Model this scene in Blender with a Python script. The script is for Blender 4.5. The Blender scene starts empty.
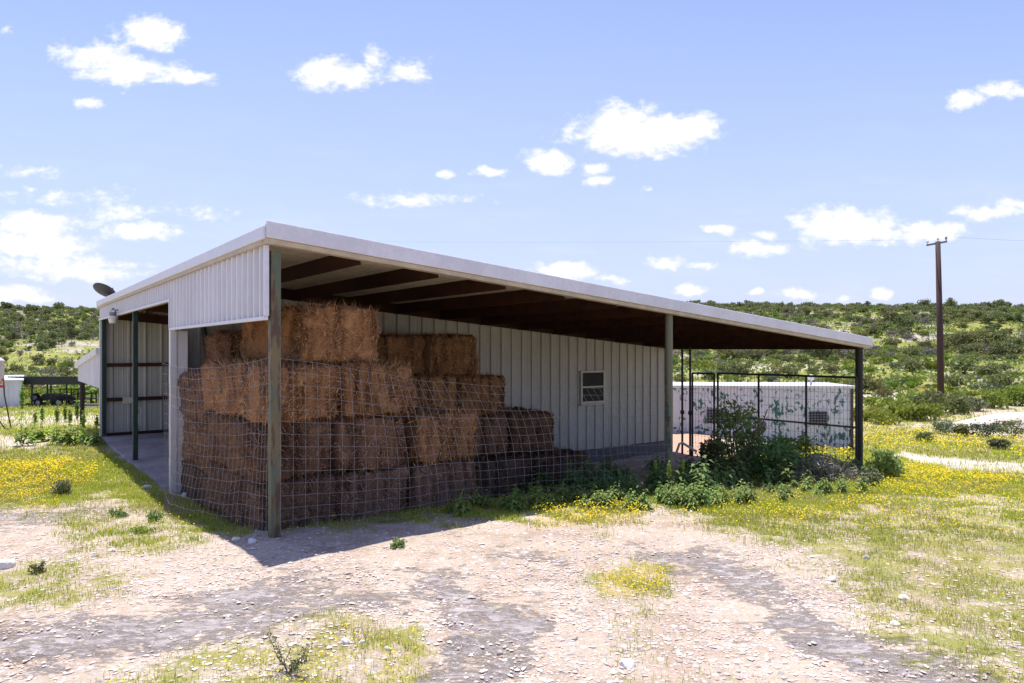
import bpy, math, random
import numpy as np
from mathutils import Vector, Matrix
random.seed(7)
RNG = np.random.default_rng(11)
scene = bpy.context.scene
COL = scene.collection
R = math.radians

# ------------------------------------------------------------------ helpers
def smooth(a, b, x):
    t = np.clip((np.asarray(x, float) - a) / (b - a), 0, 1)
    return t * t * (3 - 2 * t)

_PERM = RNG.permutation(4096)
_VAL = RNG.random(4096)
def vnoise(x, y):
    x = np.asarray(x, float); y = np.asarray(y, float)
    xi = np.floor(x).astype(int); yi = np.floor(y).astype(int)
    fx = x - xi; fy = y - yi
    fx = fx * fx * (3 - 2 * fx); fy = fy * fy * (3 - 2 * fy)
    def h(i, j): return _VAL[_PERM[(i + _PERM[j & 4095]) & 4095]]
    return (h(xi, yi) * (1 - fx) + h(xi + 1, yi) * fx) * (1 - fy) + (h(xi, yi + 1) * (1 - fx) + h(xi + 1, yi + 1) * fx) * fy
def fbm(x, y, o=4):
    s = 0; a = .5; t = 0
    for k in range(o):
        s = s + a * vnoise(np.asarray(x) * 2 ** k + 17.3 * k, np.asarray(y) * 2 ** k + 9.1 * k); t += a; a *= .5
    return s / t

def tag(o, label, cat=None, group=None, kind=None):
    if label: o['label'] = label
    if cat: o['category'] = cat
    if group: o['group'] = group
    if kind: o['kind'] = kind
    return o

def empty(name, loc=(0, 0, 0), rz=0.0):
    o = bpy.data.objects.new(name, None); COL.objects.link(o)
    o.location = loc; o.rotation_euler = (0, 0, rz); o.empty_display_size = .2
    return o

def mesh_np(name, verts, faces=None, flat=None, counts=None, smooth_=False):
    """verts (n,3); faces: list of index tuples, or flat indices + counts"""
    me = bpy.data.meshes.new(name)
    verts = np.asarray(verts, np.float32)
    if faces is not None:
        counts = np.array([len(f) for f in faces], np.int32)
        flat = np.concatenate([np.asarray(f, np.int32) for f in faces]) if len(faces) else np.zeros(0, np.int32)
    me.vertices.add(len(verts)); me.vertices.foreach_set('co', verts.ravel())
    me.loops.add(len(flat)); me.loops.foreach_set('vertex_index', np.asarray(flat, np.int32))
    me.polygons.add(len(counts))
    st = np.concatenate([[0], np.cumsum(counts)[:-1]]).astype(np.int32)
    me.polygons.foreach_set('loop_start', st)
    me.polygons.foreach_set('loop_total', np.asarray(counts, np.int32))
    me.polygons.foreach_set('use_smooth', np.full(len(counts), bool(smooth_)))
    me.update(calc_edges=True); me.validate()
    return me

def link(name, me, m=None, parent=None, loc=None, rot=None):
    o = bpy.data.objects.new(name, me); COL.objects.link(o)
    if m is not None and not me.materials: me.materials.append(m)
    if parent: o.parent = parent
    if loc is not None: o.location = loc
    if rot is not None: o.rotation_euler = rot
    return o

class MB:
    def __init__(s): s.v = []; s.f = []; s.sm = False
    def add(s, vs, fs):
        k = len(s.v); s.v += [tuple(p) for p in vs]; s.f += [tuple(i + k for i in f) for f in fs]
    def box(s, x0, x1, y0, y1, z0, z1):
        s.add([(x0, y0, z0), (x1, y0, z0), (x1, y1, z0), (x0, y1, z0), (x0, y0, z1), (x1, y0, z1), (x1, y1, z1), (x0, y1, z1)],
              [(3, 2, 1, 0), (4, 5, 6, 7), (0, 1, 5, 4), (1, 2, 6, 5), (2, 3, 7, 6), (3, 0, 4, 7)])
    def prism(s, a, b):
        """two equal point loops joined"""
        n = len(a); fs = [tuple(range(n - 1, -1, -1)), tuple(range(n, 2 * n))]
        for i in range(n): j = (i + 1) % n; fs.append((i, j, n + j, n + i))
        s.add(list(a) + list(b), fs)
    def beam(s, p, q, w, h, up=(0, 0, 1)):
        p = Vector(p); q = Vector(q); d = (q - p).normalized(); up = Vector(up)
        sd = d.cross(up).normalized(); u2 = sd.cross(d).normalized()
        L = [sd * (w / 2) + u2 * (h / 2), sd * (-w / 2) + u2 * (h / 2), sd * (-w / 2) - u2 * (h / 2), sd * (w / 2) - u2 * (h / 2)]
        s.prism([p + c for c in L], [q + c for c in L])
    def tube(s, pts, r, n=8, cap=True):
        pts = [Vector(p) for p in pts]; m = len(pts)
        rs = r if isinstance(r, (list, tuple)) else [r] * m
        vs = []; k = None
        for i, p in enumerate(pts):
            d = (pts[min(i + 1, m - 1)] - pts[max(i - 1, 0)]).normalized()
            if k is None: k = d.orthogonal().normalized()
            k = (k - d * k.dot(d))
            k = k.normalized() if k.length > 1e-6 else d.orthogonal().normalized()
            b = d.cross(k)
            for j in range(n):
                a = 2 * math.pi * j / n; vs.append(p + (k * math.cos(a) + b * math.sin(a)) * rs[i])
        fs = []
        for i in range(m - 1):
            for j in range(n):
                j2 = (j + 1) % n; fs.append((i * n + j, i * n + j2, (i + 1) * n + j2, (i + 1) * n + j))
        if cap: fs += [tuple(range(n - 1, -1, -1)), tuple(range((m - 1) * n, m * n))]
        s.add(vs, fs)
    def lathe(s, c, prof, n=20):
        """prof: (r,z) pairs round the vertical through c"""
        vs = []; m = len(prof)
        for r, z in prof:
            for j in range(n):
                a = 2 * math.pi * j / n; vs.append((c[0] + r * math.cos(a), c[1] + r * math.sin(a), c[2] + z))
        fs = []
        for i in range(m - 1):
            for j in range(n):
                j2 = (j + 1) % n; fs.append((i * n + j, i * n + j2, (i + 1) * n + j2, (i + 1) * n + j))
        fs += [tuple(range(n - 1, -1, -1)), tuple(range((m - 1) * n, m * n))]
        s.add(vs, fs)
    def ribbed(s, o, a, nrm, length, zb, zt, sp=.3, h=.032, ext=(0, 0, 1), minor=True, rw=.045):
        """ribbed metal sheet: runs along a, ribs stand out along nrm, extruded along ext from zb(s) to zt(s)"""
        o = Vector(o); a = Vector(a); nrm = Vector(nrm); ext = Vector(ext)
        P = [(0, 0)]; x = sp * .5
        while x < length - .06:
            P += [(x - rw, 0), (x - rw * .45, h), (x + rw * .45, h), (x + rw, 0)]
            if minor:
                for mm in (sp * .36, sp * .64):
                    if x + mm + .02 < length: P += [(x + mm - .018, 0), (x + mm, h * .16), (x + mm + .018, 0)]
            x += sp
        P = [q for q in P if q[0] < length - .001] + [(length, 0)]
        vs = []
        for (t, d) in P:
            b = o + a * t + nrm * d
            vs.append(b + ext * zb(t)); vs.append(b + ext * zt(t))
        s.add(vs, [(2 * i, 2 * i + 2, 2 * i + 3, 2 * i + 1) for i in range(len(P) - 1)])
    def build(s, name, m, parent=None, bevel=0, loc=None, rot=None, sm=False):
        me = mesh_np(name, np.array(s.v), s.f, smooth_=sm)
        o = link(name, me, m, parent, loc, rot)
        if bevel:
            b = o.modifiers.new('Bevel', 'BEVEL'); b.width = bevel; b.segments = 2; b.limit_method = 'ANGLE'
        return o

def copy_tree(o, parent=None):
    c = o.copy(); COL.objects.link(c)
    if parent: c.parent = parent
    for ch in list(o.children): copy_tree(ch, c)
    return c

# ------------------------------------------------------------------ node materials
def new_mat(name):
    m = bpy.data.materials.new(name); m.use_nodes = True
    nt = m.node_tree; nt.nodes.clear()
    out = nt.nodes.new('ShaderNodeOutputMaterial')
    return m, nt, out
class NT:
    def __init__(s, nt): s.nt = nt
    def n(s, t, **kw):
        k = s.nt.nodes.new(t)
        for a, b in kw.items(): setattr(k, a, b)
        return k
    def l(s, a, b): s.nt.links.new(a, b)
    def put(s, sock, v):
        if hasattr(v, 'is_output') or isinstance(v, bpy.types.NodeSocket): s.l(v, sock)
        elif v is not None: sock.default_value = v
    def math(s, op, a, b=0.0, c=None, clamp=False):
        k = s.n('ShaderNodeMath', operation=op); k.use_clamp = clamp
        s.put(k.inputs[0], a); s.put(k.inputs[1], b)
        if c is not None: s.put(k.inputs[2], c)
        return k.outputs[0]
    def mix(s, f, a, b, mode='MIX'):
        k = s.n('ShaderNodeMix', data_type='RGBA', blend_type=mode)
        s.put(k.inputs[0], f)
        s.put(k.inputs[6], (*a, 1) if isinstance(a, tuple) else a); s.put(k.inputs[7], (*b, 1) if isinstance(b, tuple) else b)
        return k.outputs[2]
    def noise(s, vec, scale, detail=4, rough=.55, dist=0):
        k = s.n('ShaderNodeTexNoise'); s.put(k.inputs['Vector'], vec)
        k.inputs['Scale'].default_value = scale; k.inputs['Detail'].default_value = detail
        k.inputs['Roughness'].default_value = rough; k.inputs['Distortion'].default_value = dist
        return k.outputs['Fac']
    def vor(s, vec, scale, feature='F1', out='Distance'):
        k = s.n('ShaderNodeTexVoronoi', feature=feature); s.put(k.inputs['Vector'], vec); k.inputs['Scale'].default_value = scale
        return k.outputs[out]
    def rng(s, v, a, b, c=0.0, d=1.0, smooth_=True):
        k = s.n('ShaderNodeMapRange'); k.interpolation_type = 'SMOOTHSTEP' if smooth_ else 'LINEAR'
        s.put(k.inputs[0], v); k.inputs[1].default_value = a; k.inputs[2].default_value = b; k.inputs[3].default_value = c; k.inputs[4].default_value = d
        return k.outputs[0]
    def mapping(s, vec, sc):
        k = s.n('ShaderNodeMapping'); s.put(k.inputs['Vector'], vec); k.inputs['Scale'].default_value = sc
        return k.outputs[0]
    def bump(s, h, strength, dist):
        k = s.n('ShaderNodeBump'); s.put(k.inputs['Height'], h); k.inputs['Strength'].default_value = strength; k.inputs['Distance'].default_value = dist
        return k.outputs[0]
    def obj(s): return s.n('ShaderNodeTexCoord').outputs['Object']

def pbr(name, col, rough=.6, var=.25, scale=3.0, metal=0.0, col2=None, stain=.5, bump=.0, stretch=(1, 1, 1), spec=.4):
    """base colour with procedural wear: two noise scales between col and col2"""
    m, nt, out = new_mat(name); N = NT(nt)
    b = N.n('ShaderNodeBsdfPrincipled'); N.l(b.outputs[0], out.inputs[0])
    v = N.mapping(N.obj(), stretch)
    a = N.noise(v, scale, 5, .6); c = N.noise(v, scale * 9, 3, .6)
    f = N.math('ADD', N.math('MULTIPLY', a, .65), N.math('MULTIPLY', c, .35))
    col2 = col2 or tuple(x * (1 - var) for x in col)
    cc = N.mix(N.rng(f, stain - .12, stain + .14), col2, col)
    N.l(cc, b.inputs['Base Color']); b.inputs['Metallic'].default_value = metal
    b.inputs['Specular IOR Level'].default_value = spec
    N.l(N.rng(a, .3, .7, rough - .08, rough + .1), b.inputs['Roughness'])
    if bump: N.l(N.bump(c, bump, .01), b.inputs['Normal'])
    return m

def foliage(name, c1, c2, trans=.25, objvar=.5, rough=.55, hue=.0):
    m, nt, out = new_mat(name); N = NT(nt)
    g = N.n('ShaderNodeNewGeometry'); oi = N.n('ShaderNodeObjectInfo')
    r = g.outputs['Random Per Island']
    big = N.noise(N.n('ShaderNodeTexCoord').outputs['Object'], 1.3, 2)
    f = N.math('ADD', N.math('MULTIPLY', r, .6), N.math('MULTIPLY', N.rng(big, .3, .7), .4))
    col = N.mix(f, c1, c2)
    hs = N.n('ShaderNodeHueSaturation'); N.l(col, hs.inputs['Color'])
    N.l(N.rng(oi.outputs['Random'], 0, 1, 1 - objvar * .5, 1 + objvar * .5, False), hs.inputs['Value'])
    k = N.math('FRACT', N.math('MULTIPLY', oi.outputs['Random'], 7.31))
    N.l(N.rng(k, 0, 1, .5 - .025 - hue, .5 + .025, False), hs.inputs['Hue'])
    d = N.n('ShaderNodeBsdfPrincipled'); N.l(hs.outputs[0], d.inputs['Base Color']); d.inputs['Roughness'].default_value = rough
    d.inputs['Specular IOR Level'].default_value = .25
    t = N.n('ShaderNodeBsdfTranslucent'); N.l(hs.outputs[0], t.inputs['Color'])
    mx = N.n('ShaderNodeMixShader'); mx.inputs[0].default_value = trans
    N.l(d.outputs[0], mx.inputs[1]); N.l(t.outputs[0], mx.inputs[2]); N.l(mx.outputs[0], out.inputs[0])
    return m

def peeling(name, base, chip, chip2, amount=.5, scale=6, stretch=(1, 1, .35), rough=.6):
    """paint with patches flaked to another colour"""
    m, nt, out = new_mat(name); N = NT(nt)
    b = N.n('ShaderNodeBsdfPrincipled'); N.l(b.outputs[0], out.inputs[0]); b.inputs['Roughness'].default_value = rough
    v = N.mapping(N.obj(), stretch)
    a = N.noise(v, scale, 6, .62, .3); c = N.noise(v, scale * .23, 3, .5)
    f = N.math('ADD', N.math('MULTIPLY', a, .6), N.math('MULTIPLY', c, .4))
    k = N.rng(f, amount, amount + .025)
    tint = N.mix(N.noise(v, 2.2, 4), tuple(x * .8 for x in base), base)
    rust = N.mix(N.rng(N.noise(v, scale * 2.1, 3), .45, .6), chip, chip2)
    N.l(N.mix(k, tint, rust), b.inputs['Base Color'])
    N.l(N.bump(k, .3, .003), b.inputs['Normal'])
    return m

M = {}
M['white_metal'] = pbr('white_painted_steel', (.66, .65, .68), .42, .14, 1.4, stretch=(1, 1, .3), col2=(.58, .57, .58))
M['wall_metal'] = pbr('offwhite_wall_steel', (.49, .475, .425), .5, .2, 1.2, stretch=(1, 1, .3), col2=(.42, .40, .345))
M['roof_metal'] = pbr('roof_sheet_steel', (.52, .45, .355), .5, .2, 1.0, metal=.0, col2=(.38, .31, .235))
M['fascia'] = pbr('fascia_steel', (.68, .67, .71), .38, .12, 2.0, col2=(.58, .57, .6))
M['tan_trim'] = pbr('tan_trim', (.52, .43, .31), .6, .25, 5)
M['red_iron'] = pbr('red_oxide_steel', (.072, .026, .014), .65, .4, 4, col2=(.032, .013, .009), spec=.2)
M['dark_green'] = pbr('dark_green_paint', (.018, .05, .04), .5, .4, 6)
M['post_green'] = peeling('flaking_green_post', (.095, .12, .075), (.15, .115, .05), (.075, .04, .022), .47, 5, (1, 1, .3))
M['post_wood'] = peeling('weathered_post', (.16, .155, .09), (.07, .055, .035), (.1, .15, .12), .52, 6, (1, 1, .25))
M['post_dark'] = pbr('dark_creosote_post', (.035, .028, .022), .75, .4, 8, stretch=(1, 1, .2))
M['concrete'] = pbr('old_concrete', (.16, .145, .145), .85, .3, 2.5, bump=.3)
M['slab'] = pbr('slab_concrete', (.43, .36, .33), .85, .35, .9, bump=.2, col2=(.25, .21, .2))
M['win_frame'] = pbr('window_frame', (.62, .57, .46), .5, .2, 6)
M['galv'] = pbr('galvanised_wire', (.30, .285, .29), .5, .4, 5, metal=.1)
M['rusty'] = pbr('rusty_pipe', (.13, .085, .06), .7, .4, 9, col2=(.055, .04, .035))
M['black_steel'] = pbr('dark_steel', (.03, .026, .026), .55, .35, 7)
M['pole_wood'] = pbr('utility_pole_wood', (.075, .042, .036), .85, .4, 4, stretch=(1, 1, .12), bump=.4)
M['dish'] = pbr('dish_grey', (.045, .05, .062), .5, .2, 4)
M['glass_dark'] = pbr('dusty_dark_glass', (.02, .02, .022), .45, .3, 3, spec=.15)
M['lamp_white'] = pbr('lamp_white_plastic', (.72, .70, .68), .45, .1, 4)
M['lamp_grey'] = pbr('lamp_grey_metal', (.2, .21, .23), .5, .2, 6)
M['red_paint'] = pbr('red_paint', (.5, .03, .03), .5, .2, 6)
M['tank_white'] = pbr('tank_white', (.62, .57, .52), .5, .25, 3, col2=(.45, .38, .33))
M['rubber'] = pbr('tyre_rubber', (.02, .02, .02), .8, .2, 8)
M['rim'] = pbr('pale_rim', (.5, .5, .5), .4, .2, 6)
M['green_roof'] = pbr('carport_roof', (.03, .033, .026), .6, .35, 2)
M['white_box'] = peeling('peeling_white_boards', (.68, .66, .69), (.035, .12, .095), (.06, .15, .12), .532, 8.5, (1, 1, .6))
M['grille'] = pbr('grey_grille', (.24, .24, .27), .6, .3, 8)
M['pvc'] = pbr('white_plastic_pipe', (.7, .68, .66), .5, .12, 5)
M['hay_dust'] = None

def hay_mat(name, c1, c2, c3):
    m, nt, out = new_mat(name); N = NT(nt)
    b = N.n('ShaderNodeBsdfPrincipled'); N.l(b.outputs[0], out.inputs[0]); b.inputs['Roughness'].default_value = .9
    b.inputs['Specular IOR Level'].default_value = .1
    v = N.obj(); g = N.n('ShaderNodeNewGeometry'); oi = N.n('ShaderNodeObjectInfo')
    off = N.n('ShaderNodeVectorMath', operation='ADD'); N.l(v, off.inputs[0])
    cx = N.n('ShaderNodeCombineXYZ'); N.l(N.math('MULTIPLY', oi.outputs['Random'], 37.0), cx.inputs[0]); N.l(N.math('MULTIPLY', oi.outputs['Random'], 11.0), cx.inputs[2])
    N.l(cx.outputs[0], off.inputs[1]); v = off.outputs[0]
    fl = N.noise(N.mapping(v, (9, 2.2, 1.2)), 1.0, 3, .5)            # upright flakes
    st = N.noise(N.mapping(v, (22, 22, 60)), 1.0, 3, .7)             # straw
    sp = N.noise(v, 3.0, 4, .6)
    sa = N.n('ShaderNodeAttribute', attribute_name='straw').outputs['Fac']
    f = N.math('ADD', N.math('MULTIPLY', fl, .6), N.math('MULTIPLY', st, .4))
    c = N.mix(N.rng(f, .36, .60), c1, c2)
    c = N.mix(N.rng(sp, .52, .72, 0, .7), c, c3)
    isl = g.outputs['Random Per Island']
    strawc = N.mix(N.math('POWER', isl, 3.0), c2, tuple(min(1, q * 2.5) for q in c3))
    c = N.mix(N.math('MULTIPLY', sa, .75), c, strawc)
    hs = N.n('ShaderNodeHueSaturation'); N.l(c, hs.inputs['Color']); hs.inputs['Saturation'].default_value = .93
    N.l(N.rng(oi.outputs['Random'], 0, 1, .78, 1.2, False), hs.inputs['Value']); N.l(hs.outputs[0], b.inputs['Base Color'])
    h = N.math('ADD', fl, N.math('MULTIPLY', st, .8)); N.l(N.bump(h, .8, .03), b.inputs['Normal'])
    return m
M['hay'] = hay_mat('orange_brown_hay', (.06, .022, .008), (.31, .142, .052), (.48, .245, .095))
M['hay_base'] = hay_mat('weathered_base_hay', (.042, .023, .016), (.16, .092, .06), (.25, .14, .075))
M['hay_old_shaded'] = hay_mat('grey_brown_hay', (.042, .019, .011), (.19, .10, .055), (.32, .165, .075))

# foliage kinds
M['leaf_dark'] = foliage('dark_evergreen_leaves', (.125, .14, .05), (.225, .235, .088), .34)
M['leaf_olive'] = foliage('olive_leaves', (.135, .155, .05), (.24, .25, .085), .34)
M['leaf_bright'] = foliage('bright_leaves', (.15, .215, .028), (.29, .35, .055), .35)
M['leaf_grey'] = foliage('grey_twigs', (.16, .145, .115), (.28, .25, .20), .05)
M['leaf_sage'] = foliage('sage_leaves', (.10, .125, .06), (.20, .225, .12), .15)
M['weed'] = foliage('weed_leaves', (.12, .20, .055), (.23, .32, .10), .45)
M['weed_tip'] = foliage('weed_spikes', (.20, .34, .04), (.34, .48, .08), .4)
M['herb'] = foliage('pale_herb_leaves', (.18, .27, .06), (.34, .42, .12), .45)
M['grass'] = foliage('grass_blades', (.25, .32, .02), (.52, .51, .06), .5)
M['grass_dry'] = foliage('dry_grass', (.34, .31, .12), (.50, .45, .2), .3)
M['stem'] = pbr('brown_stem', (.12, .085, .05), .8, .3, 8)
M['flower'] = foliage('yellow_petals', (.86, .54, .01), (.94, .70, .02), .45, 0)
M['rock'] = pbr('limestone', (.50, .45, .41), .9, .3, 9, col2=(.34, .30, .28), bump=.5)
M['rock_white'] = pbr('white_limestone', (.76, .73, .69), .9, .2, 7, col2=(.64, .60, .56), bump=.5)
M['pebble'] = foliage('pebbles', (.40, .31, .25), (.74, .66, .58), 0, 0, .9)
M['mound'] = pbr('pale_caliche', (.56, .485, .41), .95, .2, 3, bump=.4)

# ------------------------------------------------------------------ camera (level, lens shifted a touch)
F = 700.0; CX, CY = 512.0, 350.0; CZ = 2.45
cam = bpy.data.cameras.new('Camera'); co = bpy.data.objects.new('Camera', cam); COL.objects.link(co)
co.location = (0, 0, CZ); co.rotation_euler = (R(90), 0, 0)
cam.sensor_width = 36; cam.lens = F / 1024 * 36; cam.shift_y = 8.5 / 1024; cam.clip_end = 3000; cam.clip_start = .1
scene.camera = co

# barn frame: local x runs along the open front, local y along the left side
OX, OY = -2.743, 8.0
ANG = math.atan2(.5985, .8012)
def uv(u, v): return (OX + .8012 * u - .5985 * v, OY + .5985 * u + .8012 * v)

# ------------------------------------------------------------------ terrain
PL = np.array([(-60, .3), (0, .25), (5, .22), (8, .12), (12, 0), (15, -.05), (25, -.5), (50, -1.62), (70, -1.9), (90, -1.3), (110, 0), (130, 1.9), (175, 8.4), (220, 15.0), (250, 16.6), (320, 16), (700, 10)])
PR = np.array([(-60, .3), (0, .25), (8, .25), (12, -.1), (16, -.37), (20, -.8), (24, -1.0), (45, -.95), (70, -.45), (100, 1.9), (150, 8.2), (200, 13.3), (260, 17.4), (300, 18.4), (700, 14)])
CPS = []
for (u, v, z) in [(0, 0, .30), (2, -.3, .32), (4, -.1, .28), (6.86, 0, .03), (9.5, 0, -.16), (11.5, 0, -.26), (13.44, 0, -.37), (.4, 2.5, .0), (2, 1, .12), (.2, 5.2, -.05), (-.2, 5.63, -.02), (0, 9.46, -.06), (0, 14.9, -.08),
                  (2, 5.3, -.3), (4, 5.3, -.46), (8, 5.4, -.5), (11, 5.4, -.52), (13.4, 5.6, -.52), (4, 3.3, -.42), (6, 2.6, -.36), (7, 3.4, -.45), (9, 2.5, -.36), (12, 2.5, -.42), (3, 10, -.12), (8, 10, -.35), (12, 12, -.5),
                  (-3, 5, -.02), (-3, 9, -.05), (-1.5, 1.5, .18), (-1, -2, .28), (2, -2.5, .27), (5, -2.5, .25), (8, -2.5, .12), (11, -3, .0), (14, -3, -.2), (3, 15.5, -.35), (0, 20, -.3)]:
    CPS.append((*uv(u, v), z))
CPS += [(5.9, 24.5, -.42), (11.7, 24, -1.0), (8, 22, -.62), (0, 4.8, .24), (4, 5, .24), (-4, 5, .22)]
CPS = np.array(CPS)
def base_z(x, y):
    s = np.asarray(x) / (np.maximum(np.asarray(y), 0) + 5.0)
    t = smooth(-.35, .35, s)
    d = np.where(np.asarray(y) > 0, np.hypot(np.asarray(y), np.asarray(x) * .25), np.asarray(y))
    return np.interp(d, PL[:, 0], PL[:, 1]) * (1 - t) + np.interp(d, PR[:, 0], PR[:, 1]) * t
SIG = 2.6
_K = np.exp(-((CPS[:, None, 0] - CPS[None, :, 0]) ** 2 + (CPS[:, None, 1] - CPS[None, :, 1]) ** 2) / (2 * SIG ** 2)) + np.eye(len(CPS)) * .05
_W = np.linalg.solve(_K, CPS[:, 2] - base_z(CPS[:, 0], CPS[:, 1]))
def ground_z(x, y, detail=True):
    x = np.atleast_1d(np.asarray(x, float)); y = np.atleast_1d(np.asarray(y, float))
    z = base_z(x, y)
    near = (np.abs(x) < 40) & (y < 50) & (y > -12)
    if near.any():
        xs = x[near]; ys = y[near]; c = np.zeros(len(xs))
        for (px, py, _), w in zip(CPS, _W): c += w * np.exp(-((xs - px) ** 2 + (ys - py) ** 2) / (2 * SIG ** 2))
        z[near] += c
    far = smooth(60, 130, np.hypot(x, y))
    z = z + far * ((fbm(x / 38., y / 38., 4) - .5) * 5.5 + (fbm(x / 9., y / 9., 3) - .5) * 1.2)
    if detail:
        nr = 1 - smooth(25, 60, y)
        z = z + nr * ((fbm(x * 1.1, y * 1.1, 4) - .5) * .09 + (fbm(x * 6, y * 6, 3) - .5) * .028)
    return z
def gz(x, y): return float(ground_z(x, y)[0])
def ground_at(px, py):
    """where the sight line through a photo pixel meets the ground"""
    dx = (px - CX) / F; dz = -(py - CY) / F
    t = 3.0
    while t < 500:
        if CZ + dz * t <= gz(dx * t, t): break
        t += max(.05, t * .01)
    return (dx * t, t, gz(dx * t, t))

# ------------------------------------------------------------------ ground-cover zones
def poly_sd(px, py, poly):
    P = np.array(poly, float); n = len(P)
    d = np.full(px.shape, 1e9); inside = np.zeros(px.shape, bool)
    for i in range(n):
        a = P[i]; b = P[(i + 1) % n]; e = b - a
        wx = px - a[0]; wy = py - a[1]
        t = np.clip((wx * e[0] + wy * e[1]) / (e @ e), 0, 1)
        d = np.minimum(d, np.hypot(wx - e[0] * t, (wy - e[1] * t)))
        c = ((a[1] <= py) != (b[1] <= py)) & (px < (b[0] - a[0]) * (py - a[1]) / (b[1] - a[1] + 1e-12) + a[0])
        inside ^= c
    return np.where(inside, d, -d)
# (kind, strength, softness, outline as sighted from the gate; turned into ground positions below)
ZONES = [
 ('g', 1.0, 7, [(-200, 452), (100, 444), (128, 462), (170, 485), (262, 530), (225, 540), (170, 520), (110, 505), (-200, 506)]),
 ('g', .62, 8, [(60, 512), (130, 508), (200, 530), (225, 548), (150, 560), (60, 545)]),
 ('g', .78, 8, [(-200, 562), (60, 560), (150, 575), (120, 600), (60, 612), (-200, 612)]),
 ('g', .75, 8, [(60, 700), (150, 668), (230, 640), (330, 622), (425, 622), (440, 655), (400, 700)]),
 ('g', .8, 5, [(590, 572), (660, 570), (668, 590), (640, 604), (600, 596)]),
 ('g', .25, 10, [(600, 600), (640, 600), (700, 690), (620, 690)]),
 ('g', 1.0, 8, [(200, 505), (285, 528), (540, 515), (545, 495), (420, 505), (300, 500), (262, 512)]),
 ('g', 1.0, 9, [(525, 512), (600, 520), (650, 515), (740, 536), (850, 520), (950, 500), (1300, 500), (1300, 420), (850, 425), (700, 470), (560, 490)]),
 ('g', .82, 14, [(700, 520), (760, 545), (850, 585), (880, 640), (960, 670), (1300, 760), (1300, 490), (900, 500)]),
 ('g', .9, 5, [(-300, 404), (110, 404), (110, 413), (-300, 413)]),
 ('g', .8, 3, [(-300, 427), (110, 426), (110, 436), (-300, 440)]),
 ('y', 1.0, 5, [(-200, 468), (60, 464), (95, 472), (80, 486), (35, 497), (-200, 502)]),
 ('y', .9, 3, [(20, 504), (58, 503), (60, 509), (20, 511)]),
 ('y', .9, 6, [(528, 512), (640, 508), (650, 522), (540, 528)]),
 ('y', .2, 6, [(640, 508), (800, 500), (780, 530), (680, 530)]),
 ('y', .9, 5, [(598, 572), (658, 572), (662, 590), (630, 600), (600, 592)]),
 ('y', .28, 8, [(90, 690), (230, 645), (420, 630), (430, 660), (400, 690)]),
 ('y', .45, 6, [(862, 428), (950, 432), (1300, 445), (1300, 462), (900, 450), (860, 446)]),
 ('y', .4, 6, [(900, 464), (960, 474), (985, 482), (940, 496), (880, 492), (860, 478)]),
 ('y', .5, 4, [(760, 520), (930, 492), (1000, 496), (1000, 500), (930, 500), (780, 530)]),
 ('y', .5, 6, [(950, 476), (1015, 480), (1000, 492), (970, 496)]),
 ('y', .2, 10, [(850, 480), (1300, 480), (1300, 560), (850, 530)]),
 ('y', .35, 6, [(700, 460), (848, 440), (858, 470), (740, 480)]),
 ('r', 1.0, 9, [(-200, 622), (40, 612), (150, 612), (230, 585), (300, 584), (335, 600), (280, 620), (210, 640), (150, 660), (30, 672), (-200, 680)]),
 ('r', .9, 5, [(-200, 508), (60, 511), (112, 508), (100, 517), (30, 520), (-200, 520)]),
 ('r', 1.0, 8, [(430, 580), (520, 592), (560, 620), (550, 650), (520, 690), (400, 720), (440, 640)]),
 ('r', .8, 6, [(485, 552), (545, 550), (565, 560), (500, 566)]),
 ('r', .9, 8, [(630, 545), (700, 545), (760, 570), (800, 600), (740, 604), (690, 575)]),
 ('r', 1.0, 7, [(760, 605), (840, 625), (930, 655), (990, 690), (900, 700), (840, 660), (780, 630)]),
 ('r', .6, 8, [(330, 590), (440, 585), (440, 610), (340, 612)]),
 ('t', 1.0, 2.2, [(890, 455), (905, 452), (960, 459), (1300, 478), (1300, 491), (960, 471), (915, 463)]),
 ('t', .5, 2.5, [(-300, 415), (110, 415), (110, 426), (-300, 425)]),
 ('t', .6, 2.5, [(-300, 438), (40, 440), (110, 438), (110, 442), (60, 448), (-300, 452)]),
 ('t', .8, 2.0, [(860, 393), (900, 391), (940, 396), (900, 400), (860, 399)]),
 ('t', .7, 3, [(930, 428), (1040, 432), (1040, 440), (940, 436)]),
 ('p', 1.0, 3, [(672, 430), (716, 433), (730, 452), (720, 458), (672, 458)]),
 ('t', .7, 2, [(690, 374), (760, 364), (860, 366), (862, 372), (760, 371), (700, 378)]),
 ('y', .6, 3, [(862, 376), (925, 382), (940, 394), (862, 392)]),
 ('y', .5, 3, [(760, 362), (845, 363), (862, 374), (780, 366)]),
]
def project(x, y, z):
    yy = np.maximum(y, .5)
    return CX + F * x / yy, CY - F * (z - CZ) / yy
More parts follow.
